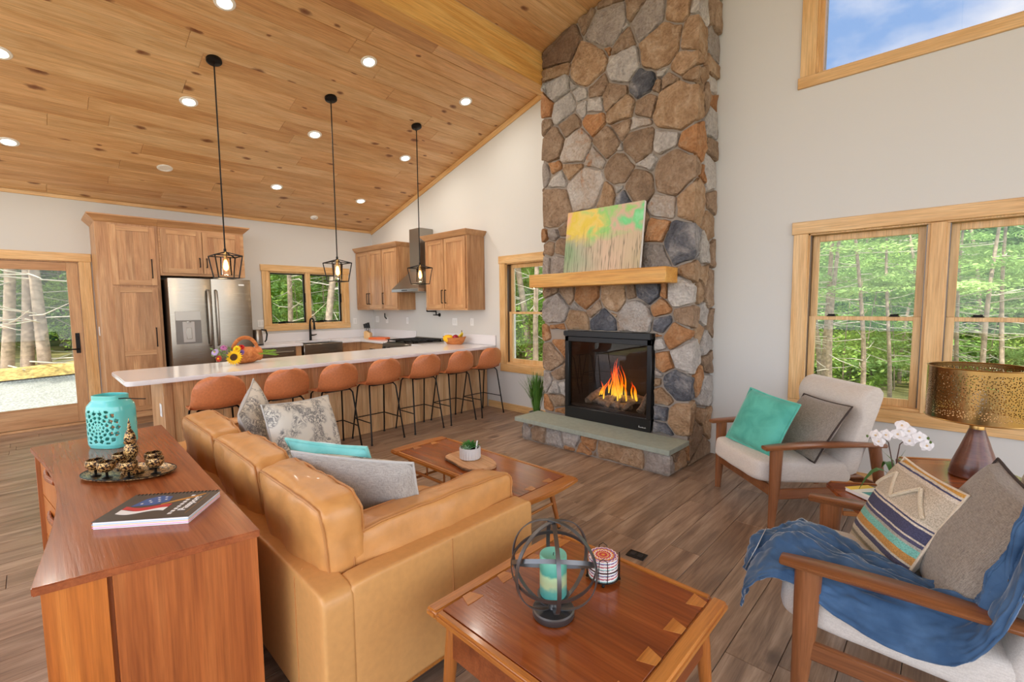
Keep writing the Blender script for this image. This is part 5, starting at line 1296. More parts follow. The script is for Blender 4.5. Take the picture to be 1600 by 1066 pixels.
flatpoly('white_stripe', [(x, -.058+wave(x, 1.2)) for x in xsn]+[(x, -.034+wave(x, .4)) for x in xsn[::-1]], whi, zc_+.0003)
flatpoly('gold_stroke', [(.0, .0), (.09, .055), (.115, .085), (.105, .09), (.08, .068), (.035, .04), (-.005, .008)], yel, zc_+.0003)
for i, (sx_2, sy_2) in enumerate(((-.075, .02), (-.05, .03), (-.025, .035), (-.062, .045), (-.035, .052), (-.01, .05), (-.045, .07), (-.02, .072))):
    flatpoly('star', [(sx_2+(.006 if k % 2 == 0 else .0025)*math.sin(2*PI*k/10), sy_2+(.006 if k % 2 == 0 else .0025)*math.cos(2*PI*k/10)) for k in range(10)], whi, zc_+.0004)
text_part('title_text', 'Passport', .034, whi, nbk, Matrix.Translation((.098, .0, zc_+.0003)) @ Matrix.Rotation(R(90), 4, 'Z'), .0003, bold=.0008)
sbt = MB()
for i in range(9): sbt.box(.066, .078, -.085+.019*i, -.085+.019*i+.012, zc_, zc_+.0004)
sbt.build('subtitle_print', whi, nbk)
MB().box(.1235, .1245, -.085, .085, zc_, zc_+.0004).build('rule_line', yel, nbk)
sr_ = MB()
for i in range(22):
    x = -W_/2+.012+i*(W_-.024)/21; sr_.tube([(x, H2/2-.006+.010*math.cos(a), .016+.0135*math.sin(a)) for a in [2*PI*k/10 for k in range(10)]], .0012, 5, closed=True)
sr_.build('wire_binding', M['black'], nbk)

# ================================================================== tables
def round_leg(t, x, y, z1, dx, dy, r1=.022, r0=.013, mat='oakZ', foot=True):
    l = MB().tube([(x, y, z1), (x+dx*.25, y+dy*.25, z1*.75), (x+dx, y+dy, .008)], [r1, r1*1.02, r0], 14); lg = l.build('leg', M[mat], t)
    if foot: MB().tube([(x+dx, y+dy, .012), (x+dx, y+dy, 0)], r0*.9, 10).build('glide', M['blackp'], lg)
def dovetail(t, x, y, d, z, w=.058, L=.05):
    """fan shaped inlay pointing in +x (d=1) or -x"""
    MB().prism([(x, y-w*.30), (x+d*L, y-w*.62), (x+d*L, y+w*.62), (x, y+w*.30)][::d], z, z+.0014).build('dovetail', M['oakY'], t, smooth=0)
def lane_table(name, label, cat, loc, lx, ly, h, nd, end_w, side_w, apron=None, curve=0):
    t = thing(name, label, cat, loc)
    a, b_ = lx/2, ly/2
    MB().box(-a+end_w, a-end_w, -b_+side_w, b_-side_w, h-.024, h-.0015, .001).build('top_panel', M['tabletop'], t)
    for d in (-1, 1):
        # end boards, rounded outer edge
        n = 12; prof = [(d*(a-end_w), -b_), (d*(a-end_w), b_)]+[(d*(a+curve*math.cos(PI*(i/n-.5))-.0), b_-2*b_*i/n) for i in range(n+1)]
        MB().prism(prof[::d], h-.03, h).build('end_board', M['oakY'], t, bevel=.009, seg=3)
        MB().box(-a+end_w-.001, a-end_w+.001, d*b_, d*(b_-side_w), h-.03, h+.001, 0).build('side_rim', M['oak'], t, bevel=.008, seg=3)
        for k in range(nd): dovetail(t, d*(a-end_w+.002), (.285-.168*k) if nd == 4 else -b_+2*b_*(k+1)/(nd+1), -d, h-.0014)
    if apron:
        z0, z1 = apron; i_ = .05
        for d in (-1, 1):
            MB().box(-a+i_, a-i_, d*(b_-i_), d*(b_-i_-.018), z0, z1, .002).build('apron', M['apron'], t)
            MB().box(d*(a-i_-.001), d*(a-i_-.019), -b_+i_+.019, b_-i_-.019, z0, z1, .002).build('apron', M['apron'], t)
    return t
et = lane_table('end_table', 'square walnut end table with dovetail inlay in the foreground', 'table', (-.858, 1.205, 0), .735, .71, .5, 4, .055, .032, (.325, .47))
for sx in (-1, 1):
    for sy in (-1, 1): round_leg(et, sx*.30, sy*.285, .465, sx*.03, sy*.03, .024, .014)
cf = lane_table('coffee_table', 'long low walnut coffee table with dovetail inlay before the sofa', 'table', (-2.405, 2.13, 0), 1.43, .51, .38, 2, .09, .034, None, .02)
for sx in (-1, 1):
    for sy in (-1, 1): round_leg(cf, sx*.50, sy*.20, .35, sx*.07, sy*.035, .02, .012)
    MB().tube([(sx*.535, -.215, .17), (sx*.535, .215, .17)], .010, 10).build('stretcher', M['oakY'], cf)
    MB().tube([(sx*.52, -.215, .335), (sx*.52, .215, .335)], .012, 10).build('stretcher', M['oakY'], cf)
for sy in (-1, 1):
    MB().tube([(-.53, sy*.205, .255), (.53, sy*.205, .255)], .011, 10).build('long_rail', M['oak'], cf)
    for xx in (-.3, -.1, .1, .3): MB().tube([(xx, sy*.205, .255), (xx, sy*.205, .35)], .007, 8).build('spindle', M['oakZ'], cf)
# live edge board and succulent
lb = thing('live_edge_board', 'live-edge wood slab serving board on the coffee table', 'board', (-2.43, 2.105, .3815), R(-8))
pts = []
for i in range(28):
    a = 2*PI*i/28; c, s = math.cos(a), math.sin(a); m_ = (abs(c)**3.5+abs(s)**3.5)**(-1/3.5); pts.append((.215*c*m_*(1+.03*math.sin(3*a)), .125*s*m_*(1+.05*math.sin(5*a+1))))
MB().prism(pts, 0, .022).build('slab', [wood('pale olive wood', (196, 140, 92), (222, 172, 124), (236, 196, 152), 'X', .5, 1.6, .02, ring=1.4)], lb, bevel=.003)
brk = MB()
for i in range(14, 28):
    p, q = Vector(pts[i]).to_3d(), Vector(pts[(i+1) % 28]).to_3d()
    if p.y < -.05: brk.add([p*1.004+Vector((0, 0, .003)), q*1.004+Vector((0, 0, .003)), q*1.03+Vector((0, 0, .011)), p*1.03+Vector((0, 0, .011)), q*1.004+Vector((0, 0, .019)), p*1.004+Vector((0, 0, .019))], [[0, 1, 2, 3], [3, 2, 4, 5]])
brk.build('bark_edge', plain('bark', (112, 84, 62), .9, bump=.8, bscale=60, var=.3), lb)
sp0 = thing('succulent_pot', 'succulent in a ribbed white pot on the live-edge board', 'plant', (-2.45, 2.12, .4037))
n = 48; pr = []
for r_, z in ((.062, 0), (.074, .006), (.075, .078), (.071, .084), (.066, .08), (.064, .066)):
    pr.append([((r_+(.0022*math.cos(24*2*PI*i/n) if .005 < z < .079 and r_ > .073 else 0))*math.cos(2*PI*i/n), (r_+(.0022*math.cos(24*2*PI*i/n) if .005 < z < .079 and r_ > .073 else 0))*math.sin(2*PI*i/n), z) for i in range(n)])
vs = [v for q in pr for v in q]; fs = [[i*n+k, i*n+(k+1) % n, (i+1)*n+(k+1) % n, (i+1)*n+k] for i in range(5) for k in range(n)]+[list(range(n))]
MB().add(vs, fs).build('pot', plain('white ceramic', (216, 214, 214), .4), sp0)
MB().lathe([(0, .066), (.064, .066)], 20).build('soil', plain('potting soil', (60, 48, 40), 1, bump=1, bscale=120), sp0)
def rosette(par, c, r, n, layers, mat, up):
    for la in range(layers):
        for i in range(n-la):
            a = 2*PI*(i+.5*la)/(n-la); el = R(15+up*la); L_ = r*(1-.1*la); d = Vector((math.cos(a)*math.cos(el), math.sin(a)*math.cos(el), math.sin(el))); s = Vector((-math.sin(a), math.cos(a), 0)); u_ = d.cross(s); c_ = Vector(c)
            q = MB().add([c_, c_+d*L_*.5+s*L_*.16, c_+d*L_, c_+d*L_*.5-s*L_*.16, c_+d*L_*.5+u_*L_*.08, c_+d*L_*.5-u_*L_*.1], [[0, 1, 4], [1, 2, 4], [2, 3, 4], [3, 0, 4], [1, 0, 5], [2, 1, 5], [3, 2, 5], [0, 3, 5]]); q.build('leaf', mat, par, smooth=0)
rosette(sp0, (-.015, .012, .075), .085, 9, 6, plain('dark succulent', (62, 128, 52), .5, var=.2, bscale=15), 13)
rosette(sp0, (.0, -.028, .072), .048, 8, 3, plain('pale succulent', (168, 200, 164), .5), 22)
MB().tube([(.045, .015, .06), (.055, .022, .135)], .0055, 6, flat=(1.4, .6)).build('plant_marker', M['white'], sp0)

# orb candle holder
ob = thing('orb_candle_holder', 'iron armillary orb candle holder on the square end table', 'candle holder', (-.885, 1.11, .5015), R(15))
MB().lathe([(0, 0), (.066, 0), (.068, .004), (.068, .02), (.064, .024), (0, .024)], 32).build('base', M['iron'], ob)
MB().lathe([(.018, .024), (.014, .04), (.014, .062), (.05, .064), (.052, .07), (0, .07)], 24).build('cup_stem', M['iron'], ob)
ro, zc0 = .146, .168
def band(nm, Mx, r_):
    b2 = MB(); nb_ = 56; vs = []; w2, th = .0065, .0016
    for i in range(nb_):
        a = 2*PI*i/nb_; d = Vector((math.cos(a), math.sin(a), 0))
        for rr_, zz_ in ((r_+th, -w2), (r_+th, w2), (r_-th, w2), (r_-th, -w2)): vs.append(Mx @ (d*rr_+Vector((0, 0, zz_)))+Vector((0, 0, zc0)))
    fs = [[i*4+k, i*4+(k+1) % 4, ((i+1) % nb_)*4+(k+1) % 4, ((i+1) % nb_)*4+k] for i in range(nb_) for k in range(4)]
    b2.add(vs, fs); return b2.build(nm, M['iron'], ob)
for i, e in enumerate(((90, 0, 0), (90, 0, 62), (90, 0, 121), (18, 0, 20), (-32, 10, 40))):
    Mx = Matrix.Rotation(R(e[2]), 4, 'Z') @ Matrix.Rotation(R(e[1]), 4, 'Y') @ Matrix.Rotation(R(e[0]), 4, 'X'); band('band', Mx, ro-.0035*i)
MB().lathe([(0, -.006), (.006, -.003), (.006, .003), (0, .006)], 10, (0, 0, zc0+ro-.012)).build('finial', M['iron'], ob)
cdl = thing('pillar_candle', 'teal and cream layered pillar candle inside the iron orb', 'candle', (-.885, 1.11, .5720))
cm, cnt_, cbn = newmat('layered candle wax'); t = NT(cnt_); tcn = t.n('ShaderNodeTexCoord'); s3 = t.n('ShaderNodeSeparateXYZ', {0: tcn.outputs['Object']}); nzc = t.n('ShaderNodeTexNoise', {'Vector': tcn.outputs['Object'], 'Scale': 40., 'Detail': 5})
t.l(t.ramp(t.math('ADD', t.math('MULTIPLY', s3.outputs[2], 7.), t.math('MULTIPLY_ADD', nzc.outputs['Fac'], .22, -.11)), [(.05, (70, 150, 146)), (.2, (96, 170, 160)), (.3, (186, 204, 160)), (.48, (180, 206, 160)), (.56, (74, 158, 142)), (.9, (120, 196, 176))]), cbn.inputs['Base Color']); cbn.inputs['Roughness'].default_value = .4; cbn.inputs['Subsurface Weight'].default_value = .15
MB().lathe([(0, 0), (.042, 0), (.0435, .003), (.0435, .130), (.0415, .134), (.036, .1335), (.03, .129), (0, .127)], 28).build('wax', cm, cdl)
MB().tube([(0, 0, .126), (.002, 0, .138)], .0012, 5).build('wick', M['black'], cdl)
# coasters in a wire rack
cr_ = thing('coaster_rack', 'black wire coaster rack on the square end table', 'rack', (-.872, 1.385, .5015), R(10))
w = MB()
for z in (.012, .05): w.tube([(.056*math.cos(a), .056*math.sin(a), z) for a in [2*PI*i/28 for i in range(28)]], .0016, 6, closed=True)
w.tube([(-.056, 0, .012), (.056, 0, .012)], .0016, 6); w.tube([(0, -.056, .012), (0, .056, .012)], .0016, 6)
w.build('ring_frame', M['black'], cr_)
for i in range(4):
    a = PI/2*i+.4; c, s = math.cos(a), math.sin(a); tx_, ty_ = -s, c
    MB().tube([(.057*c+tx_*.014, .057*s+ty_*.014, .012), (.058*c+tx_*.016, .058*s+ty_*.016, .05), (.058*c+tx_*.014, .058*s+ty_*.014, .095), (.058*c, .058*s, .105), (.058*c-tx_*.014, .058*s-ty_*.014, .095), (.058*c-tx_*.016, .058*s-ty_*.016, .05), (.057*c-tx_*.014, .057*s-ty_*.014, .012)], .0015, 6).build('wire_loop', M['black'], cr_)
    MB().lathe([(0, 0), (.005, .002), (.006, .006), (.004, .011), (0, .012)], 8, (.057*c, .057*s, 0)).build('ball_foot', M['black'], cr_)
km, knt, kb_ = newmat('mandala print'); t = NT(knt); tcn = t.n('ShaderNodeTexCoord'); s3 = t.n('ShaderNodeSeparateXYZ', {0: tcn.outputs['Object']})
rad = t.math('SQRT', t.math('ADD', t.math('MULTIPLY', s3.outputs[0], s3.outputs[0]), t.math('MULTIPLY', s3.outputs[1], s3.outputs[1]))); ang = t.math('ARCTAN2', s3.outputs[1], s3.outputs[0])
wv = t.math('MULTIPLY_ADD', t.math('SINE', t.math('MULTIPLY', ang, 16.)), .0022, rad)
q = t.ramp(t.math('DIVIDE', wv, .053), [(.0, (230, 170, 60)), (.12, (206, 50, 70)), (.3, (232, 200, 120)), (.38, (206, 50, 80)), (.52, (244, 236, 230)), (.62, (230, 150, 60)), (.74, (150, 90, 160)), (.86, (240, 232, 228)), (.95, (190, 50, 90))])
q.node.color_ramp.interpolation = 'CONSTANT'
t.l(q, kb_.inputs['Base Color']); kb_.inputs['Roughness'].default_value = .6
edges = [(52, 150, 150), (190, 50, 70), (60, 60, 130), (190, 60, 80), (70, 160, 160), (200, 60, 70), (80, 80, 150)]
cnm = ['lowest', 'second', 'third', 'fourth', 'fifth', 'sixth', 'topmost, mandala-printed']
for i in range(7):
    z = .5155+i*.0112
    ck = thing('coaster', 'round white-edged coaster, '+cnm[i]+' in the wire rack', 'coaster', (-.872, 1.385, z), 0, 'coasters stacked in the wire rack')
    MB().lathe([(0, .0), (.0525, .0), (.0525, .0088), (0, .0088)], 32).build('disc', M['white'], ck)
    MB().lathe([(.0521, .0003), (.0529, .0008), (.0529, .003), (.0521, .0035)], 32, caps=False).build('coloured_rim', plain('coaster rim', edges[i], .6), ck)
    MB().lathe([(0, .0088), (.052, .0088), (.052, .0095), (0, .0096)], 32).build('printed_face', km, ck)
# floor outlet
fo_ = thing('floor_outlet', 'small black outlet cover set in the plank floor', 'outlet', (-1.285, 2.41, .0003), R(5))
MB().box(-.055, .055, -.038, .038, 0, .006, .002).build('cover', M['blackp'], fo_)
for xx in (-.022, .022): MB().box(xx-.014, xx+.014, -.018, .018, .006, .008, .001).build('flap', plain('outlet flap', (44, 44, 46), .4), fo_)

# ================================================================== armchairs
def armchair(label, loc, rz):
    t = thing('lounge_armchair', label, 'armchair', loc, rz)          # local: faces +x
    for s in (-1, 1):
        # arm: shaped paddle
        n = 14; tp = []; wid = []
        for i in range(n+1):
            q = i/n; x = .385-.86*q; w = .034+.022*math.sin(PI*min(1, q*1.25))**.7-.008*q; z = .545-.012*q+.018*math.sin(PI*q)
            tp.append((x, z, w))
        vs = []; fs = []
        for x, z, w in tp:
            yc_ = s*(.355-.02*((.385-x)/.86)**2)
            for a, b_ in ((-1, .4), (-.8, 1), (.8, 1), (1, .4), (.8, -1), (-.8, -1)): vs.append((x, yc_+a*w, z+b_*.013))
        for i in range(n):
            for k in range(6): fs.append([i*6+k, i*6+(k+1) % 6, (i+1)*6+(k+1) % 6, (i+1)*6+k])
        fs.append(list(range(6))); fs.append([n*6+k for k in range(6)])
        MB().add(vs, fs).build('arm', M['teak'], t, bevel=.004, smooth=60)
        def leg(p, r): MB().tube(p, r, 12, flat=(.8, 1.15)).build('leg', M['teakZ'], t)
        leg([(.295, s*.352, .54), (.30, s*.352, .3), (.315, s*.352, 0)], [.038, .033, .020])
        leg([(-.40, s*.335, .53), (-.44, s*.337, .3), (-.52, s*.34, 0)], [.036, .032, .019])
        MB().box(-.45, .30, s*.352-.012, s*.352+.012, .195, .265, .006).build('side_rail', M['teak'], t)
    MB().box(.285, .31, -.345, .345, .20, .275, .006).build('front_rail', M['teak'], t)
    MB().box(-.45, -.425, -.335, .335, .205, .27, .006).build('rear_rail', M['teak'], t)
    for y in (-.2, 0, .2): MB().box(-.43, .29, y-.02, y+.02, .262, .274, .002).build('slat', M['teak'], t)
    # seat cushion tilts back; crowned front
    c = MB().puff((0, 0, 0), (.70, .635, .155), 8, (.01, .004, .022), 14, .003, 4); c.xf(Matrix.Translation((.045, 0, .352)) @ Matrix.Rotation(R(-3), 4, 'Y'))
    c.build('seat_cushion', M['linen'], t, smooth=70)
    # back cushion with rolled headrest
    n = 22; prof = []
    def bp(q):   # front face height profile: q 0..1 from seat to top; returns thickness bulge
        return .062+.012*math.sin(PI*min(1, q/.62))*(1 if q < .62 else 0)+(.034*math.sin(PI*(q-.62)/.38) if q > .62 else 0)
    def bsurf(u, v):
        a = 2*PI*u; q = v; y = .315
        th = bp(q); cx_ = 0
        c_, s_ = math.cos(a), math.sin(a); p = 6; m_ = (abs(c_)**p+abs(s_)**p)**(-1/p)
        e = 1-(max(0, q-.93)/.07)**2*.5 if q > .93 else (1-(max(0, .06-q)/.06)**2*.4)
        return Vector((th*c_*m_*e+(th-.062)*.6, y*s_*m_*(1-(1-e)*.12), -.30+.62*q))
    g = MB().grid(bsurf, 40, 26, cu=True); N0 = len(g.v)
    g.f.append([i*26 for i in range(40)]); g.m.append(0); g.f.append([i*26+25 for i in range(40)]); g.m.append(0)
    g.xf(Matrix.Translation((-.345, 0, .615)) @ Matrix.Rotation(R(-17), 4, 'Y')); g.build('back_cushion', M['linen'], t, smooth=60)
    return t
armchair('cream linen armchair with wooden arms by the twin window', (-.838, 3.794, 0), R(227))
armchair('cream linen armchair in the right foreground, draped with a blue throw', (-.053, 2.266, 0), R(183.4))

# cushions on the far chair
pillow_obj('throw_pillow', 'dark-piped grey tweed pillow behind the teal one on the far armchair', 'pillow', basis((-.69, 3.80, .615), (.73, -.66, 0), (-.55, -.62, .55)), .45, .45, .15, (M['tweed'], M['tweed']), (M['piping'], .006))
pillow_obj('throw_pillow', 'teal velvet pillow with flanged edge on the far armchair', 'pillow', basis((-.955, 3.62, .635), (.86, -.50, -.10), (-.42, -.78, .42)), .44, .42, .15, (M['teal'], M['teal']), (M['teal'], .009))
# cushions on the near chair
sm_, snt, sb2 = newmat('woven striped cushion'); t = NT(snt); tcn = t.n('ShaderNodeTexCoord'); s3 = t.n('ShaderNodeSeparateXYZ', {0: tcn.outputs['Generated']})
nzs = t.n('ShaderNodeTexNoise', {'Vector': tcn.outputs['Object'], 'Scale': 30., 'Detail': 4}); vv_ = t.math('ADD', s3.outputs[1], t.math('MULTIPLY_ADD', nzs.outputs['Fac'], .012, -.006))
bands = [(0, (206, 196, 172)), (.06, (158, 152, 136)), (.10, (216, 206, 186)), (.15, (86, 84, 108)), (.20, (214, 202, 182)), (.22, (206, 150, 82)), (.29, (132, 198, 184)), (.36, (178, 172, 160)), (.39, (86, 84, 112)), (.42, (222, 210, 192)), (.435, (78, 78, 108)), (.54, (226, 214, 196)), (.56, (84, 84, 112)), (.575, (226, 212, 192)), (.60, (206, 192, 172)), (.885, (226, 214, 198)), (.92, (80, 82, 120)), (.935, (226, 216, 200)), (.955, (222, 168, 84))]
q = t.ramp(vv_, bands); q.node.color_ramp.interpolation = 'CONSTANT'
nz4 = t.n('ShaderNodeTexNoise', {'Vector': tcn.outputs['Object'], 'Scale': 240., 'Detail': 2}); q = t.mix(.6, q, t.ramp(nz4.outputs['Fac'], [(.35, (170, 166, 160)), (.6, (255, 255, 255))]), 'MULTIPLY')
t.l(q, sb2.inputs['Base Color']); sb2.inputs['Roughness'].default_value = .95
bp_ = t.n('ShaderNodeBump', {'Height': nz4.outputs['Fac'], 'Strength': .5, 'Distance': .004}); t.l(bp_.outputs[0], sb2.inputs['Normal'])
spw = pillow_obj('throw_pillow', 'striped woven boho pillow with tufted zigzag on the near armchair', 'pillow', basis((-.10, 2.40, .625), (.46, -.885, 0), (-.80, -.40, .45)), .43, .42, .15, (sm_, M['cream']), (M['cream'], .005))
def sz(x, y): return .075*(max(0, 1-(x/.215)**2)*max(0, 1-(y/.21)**2))**.42
for i in range(4):
    x0 = -.18+.09*i; y0, y1 = (.055, .145) if i % 2 == 0 else (.145, .055); pts = [(x0+.09*k/6, y0+(y1-y0)*k/6) for k in range(7)]
    MB().tube([(x, y, sz(x, y)+.003) for x, y in pts], .0075, 6).build('tuft', plain('cream tufting', (236, 222, 196), 1, bump=1, bscale=200), spw)
pillow_obj('throw_pillow', 'large grey tweed pillow leaning on the back of the near armchair', 'pillow', basis((.105, 2.235, .665), (.20, -.97, -.05), (-.86, -.22, .45)), .52, .50, .17, (M['tweed'], M['tweed']), (M['piping'], .006))

# blue throw over the seat of the near chair
bl = thing('throw_blanket', 'rumpled blue plush throw draped over the near armchair seat', 'blanket', (0, 0, 0))
def bez(P, q):
    n = len(P)-1; f_ = q*n; i = min(int(f_), n-1); u = f_-i
    p0, p1, p2, p3 = P[max(i-1, 0)], P[i], P[i+1], P[min(i+2, n)]
    return .5*((2*p1)+(-p0+p2)*u+(2*p0-5*p1+4*p2-p3)*u*u+(-p0+3*p1-3*p2+p3)*u**3)
# three rails: inner edge on the seat, the seat rim, and the hanging outer edge
A_ = [Vector(v) for v in ((-.515, 2.24, .33), (-.505, 2.29, .43), (-.44, 2.32, .492), (-.30, 2.27, .488), (-.14, 2.18, .478), (.02, 2.10, .475), (.12, 1.995, .52), (.19, 1.97, .68), (.25, 1.97, .90))]
E_ = [Vector(v) for v in ((-.535, 2.08, .31), (-.525, 2.04, .42), (-.45, 2.00, .487), (-.30, 1.975, .478), (-.14, 1.97, .468), (.02, 1.97, .466), (.12, 1.945, .51), (.19, 1.935, .66), (.25, 1.935, .88))]
B_ = [Vector(v) for v in ((-.545, 1.97, .24), (-.535, 1.945, .34), (-.46, 1.925, .43), (-.36, 1.92, .44), (-.22, 1.912, .38), (-.06, 1.905, .35), (.08, 1.90, .39), (.17, 1.885, .54), (.24, 1.88, .78))]
def throw(u, v):
    a, e, b_ = bez(A_, u), bez(E_, u), bez(B_, u)
    if v < .6: q = v/.6; p = a.lerp(e, q); nrm = Vector((0, 0, 1))
    else: q = (v-.6)/.4; p = e.lerp(b_, q); p.y -= .018*math.sin(PI*q); nrm = Vector((0, -.8*q, 1-.6*q)).normalized()
    if u > .72: nrm = (nrm+Vector((-1.6*(u-.72)/.28, 0, 0))).normalized()
    if u < .16: nrm = (nrm+Vector((-2.0*(1-u/.16), 0, 0))).normalized()
    ph = 7*u+1.5*math.sin(5*u)
    ridge = abs(math.sin(v*8.5+ph))**.7*.030+abs(math.sin(v*5+u*17+1))**1.2*.016
    fold = ridge*(.4+.6*math.sin(PI*min(1, v*1.1)))+.014*(1+mnoise.noise(Vector((u*11, v*4, 1.3))))
    fold += .010*(1+mnoise.noise(Vector((u*26+v*7, v*9, 4.1))))+.012*abs(mnoise.noise(Vector((u*15-v*6, v*14+u*9, 8.8))))*2
    return p+nrm*(fold*(.55 if v > .6 else 1)+.006)
g = MB().grid(throw, 110, 64); o = g.build('plush_cloth', M['blue'], bl, smooth=80); md = o.modifiers.new('cloth', 'SOLIDIFY'); md.thickness = .007; md.offset = 1
lt = MB()
for k in range(1): lt.add([throw(.03, .35)+Vector((-.02, -.0, .01)), throw(.03, .62)+Vector((-.02, 0, .01)), throw(.15, .62)+Vector((-.012, 0, .018)), throw(.15, .35)+Vector((-.012, 0, .018))], [[0, 1, 2, 3]])
o = lt.build('care_label', M['paper'], bl); md = o.modifiers.new('th', 'SOLIDIFY'); md.thickness = .0015

# ================================================================== step end table, lamp, orchid
sd = thing('step_table', 'two-tier walnut step end table between the armchairs', 'table', (.0, 0, 0), 0)
nX, nY = Vector((.85, .527, 0)), Vector((.527, -.85, 0))
Mx = Matrix((nX, -nY, Vector((0, 0, 1)))).transposed().to_4x4(); Mx.translation = nX*1.31+nY*(-3.085); sd.matrix_world = Mx   # local x: towards the wall, local -y: towards the camera chair
sw = .54
def slab(x0, x1, y0, y1, z, nm):
    p = MB(); n = 8
    p.prism([(x0, y0+.03), (x0-.012, (y0+y1)/2), (x0, y1-.03), (x0+.03, y1), (x1, y1), (x1, y0), (x0+.03, y0)], z-.026, z); p.build(nm, M['tabletop'], sd, bevel=.006)
    r = MB(); r.box(x0+.03, x1, y0-.006, y0+.02, z-.03, z+.004); r.build('edge_rim', M['oak'], sd, bevel=.006); r = MB(); r.box(x0+.03, x1, y1-.02, y1+.006, z-.03, z+.004); r.build('edge_rim', M['oak'], sd, bevel=.006)
slab(0, .82, -sw, 0, .40, 'lower_tier'); slab(.36, .82, -sw, 0, .575, 'upper_tier')
for y in (-sw+.03, -.03):
    MB().box(.42, .78, y-.012, y+.012, .40, .55, .004).build('tier_support', M['oak'], sd)
    for x, dx in ((.10, -.05), (.74, .05)): 
        l = MB().tube([(x, y, .385), (x+dx, y, .006)], [.021, .012], 12); l.build('leg', M['oakZ'], sd)
MB().box(.10, .74, -sw+.02, -sw+.032, .20, .23, .003).build('stretcher', M['oak'], sd); MB().box(.10, .74, -.032, -.02, .20, .23, .003).build('stretcher', M['oak'], sd)
lp = thing('table_lamp', 'pierced brass drum-shade table lamp with wooden cone base', 'lamp', (.135, 3.385, .5765))
MB().lathe([(0, 0), (.088, 0), (.10, .004), (.102, .014), (.088, .075), (.06, .16), (.038, .232), (.031, .255), (0, .256)], 32).build('cone_base', wood('turned walnut', (70, 34, 24), (102, 54, 38), (130, 76, 54), 'X', .28, .8, .02, coat=.3), lp)
MB().lathe([(.031, .2555), (.030, .285), (.022, .30), (.008, .305), (.008, .33), (0, .33)], 24).build('brass_neck', M['brass'], lp)
bm2, bnt, bb = newmat('pierced brass'); t = NT(bnt); tcn = t.n('ShaderNodeTexCoord'); s3 = t.n('ShaderNodeSeparateXYZ', {0: tcn.outputs['Object']})
an2 = t.math('ARCTAN2', s3.outputs[1], s3.outputs[0]); cv2 = t.n('ShaderNodeCombineXYZ', {0: t.math('MULTIPLY', an2, .222), 1: s3.outputs[2], 2: 0.})
vo = t.n('ShaderNodeTexVoronoi', {'Vector': cv2.outputs[0], 'Scale': 92., 'Randomness': .85}, voronoi_dimensions='2D')
hole = t.math('MULTIPLY', t.math('LESS_THAN', vo.outputs['Distance'], .27), t.math('MULTIPLY', t.math('GREATER_THAN', s3.outputs[2], .335), t.math('LESS_THAN', s3.outputs[2], .56)))
bb.inputs['Base Color'].default_value = lin((164, 132, 88)); bb.inputs['Metallic'].default_value = 1
nzb = t.n('ShaderNodeTexNoise', {'Vector': t.n('ShaderNodeMapping', {'Vector': tcn.outputs['Object'], 'Scale': (1, 1, 60)}).outputs[0], 'Scale': 10.}); bb.inputs['Roughness'].default_value = .2
t.l(t.math('SUBTRACT', 1.0, hole), bb.inputs['Alpha'])
g = MB(); R0 = .208; g.lathe([(R0, .312), (R0, .582), (R0-.0015, .582), (R0-.0015, .312), (R0, .312)], 64, caps=False); sh = g.build('shade', bm2, lp, smooth=60)
for z in (.312, .582): MB().tube([(R0*math.cos(a), R0*math.sin(a), z) for a in [2*PI*i/64 for i in range(64)]], .0035, 6, closed=True).build('shade_rim', M['brass'], sh)
sp3 = MB()
for i in range(3): a = 2*PI*i/3; sp3.tube([(0, 0, .33), (.1*math.cos(a), .1*math.sin(a), .40), (R0*math.cos(a), R0*math.sin(a), .565)], .002, 6)
sp3.build('shade_spider', M['brass'], lp)
MB().lathe([(.010, .33), (.014, .36), (.028, .40), (.03, .425), (.02, .45), (0, .456)], 16).build('bulb', plain('frosted bulb', (245, 240, 230), .3), lp)
# book on the lower tier
bk = thing('yellow_book', 'yellow and white book with teal mark on the lower table tier', 'book', (-.265, 3.21, .4045), R(-38))
MB().box(-.10, .10, -.075, .075, 0, .018, .001).build('pages', M['paper'], bk)
MB().box(-.102, .102, -.077, .077, .018, .0205, .001).build('cover', plain('white cover', (236, 236, 230), .4), bk)
MB().box(-.102, -.06, -.077, .077, .0206, .0212).build('yellow_band', plain('yellow band', (236, 204, 60), .5), bk)
MB().prism([(-.02, -.05), (.05, -.045), (.02, -.01), (.03, .03), (-.01, .01)], .0206, .0213).build('teal_mark', plain('teal print', (50, 150, 150), .5), bk)
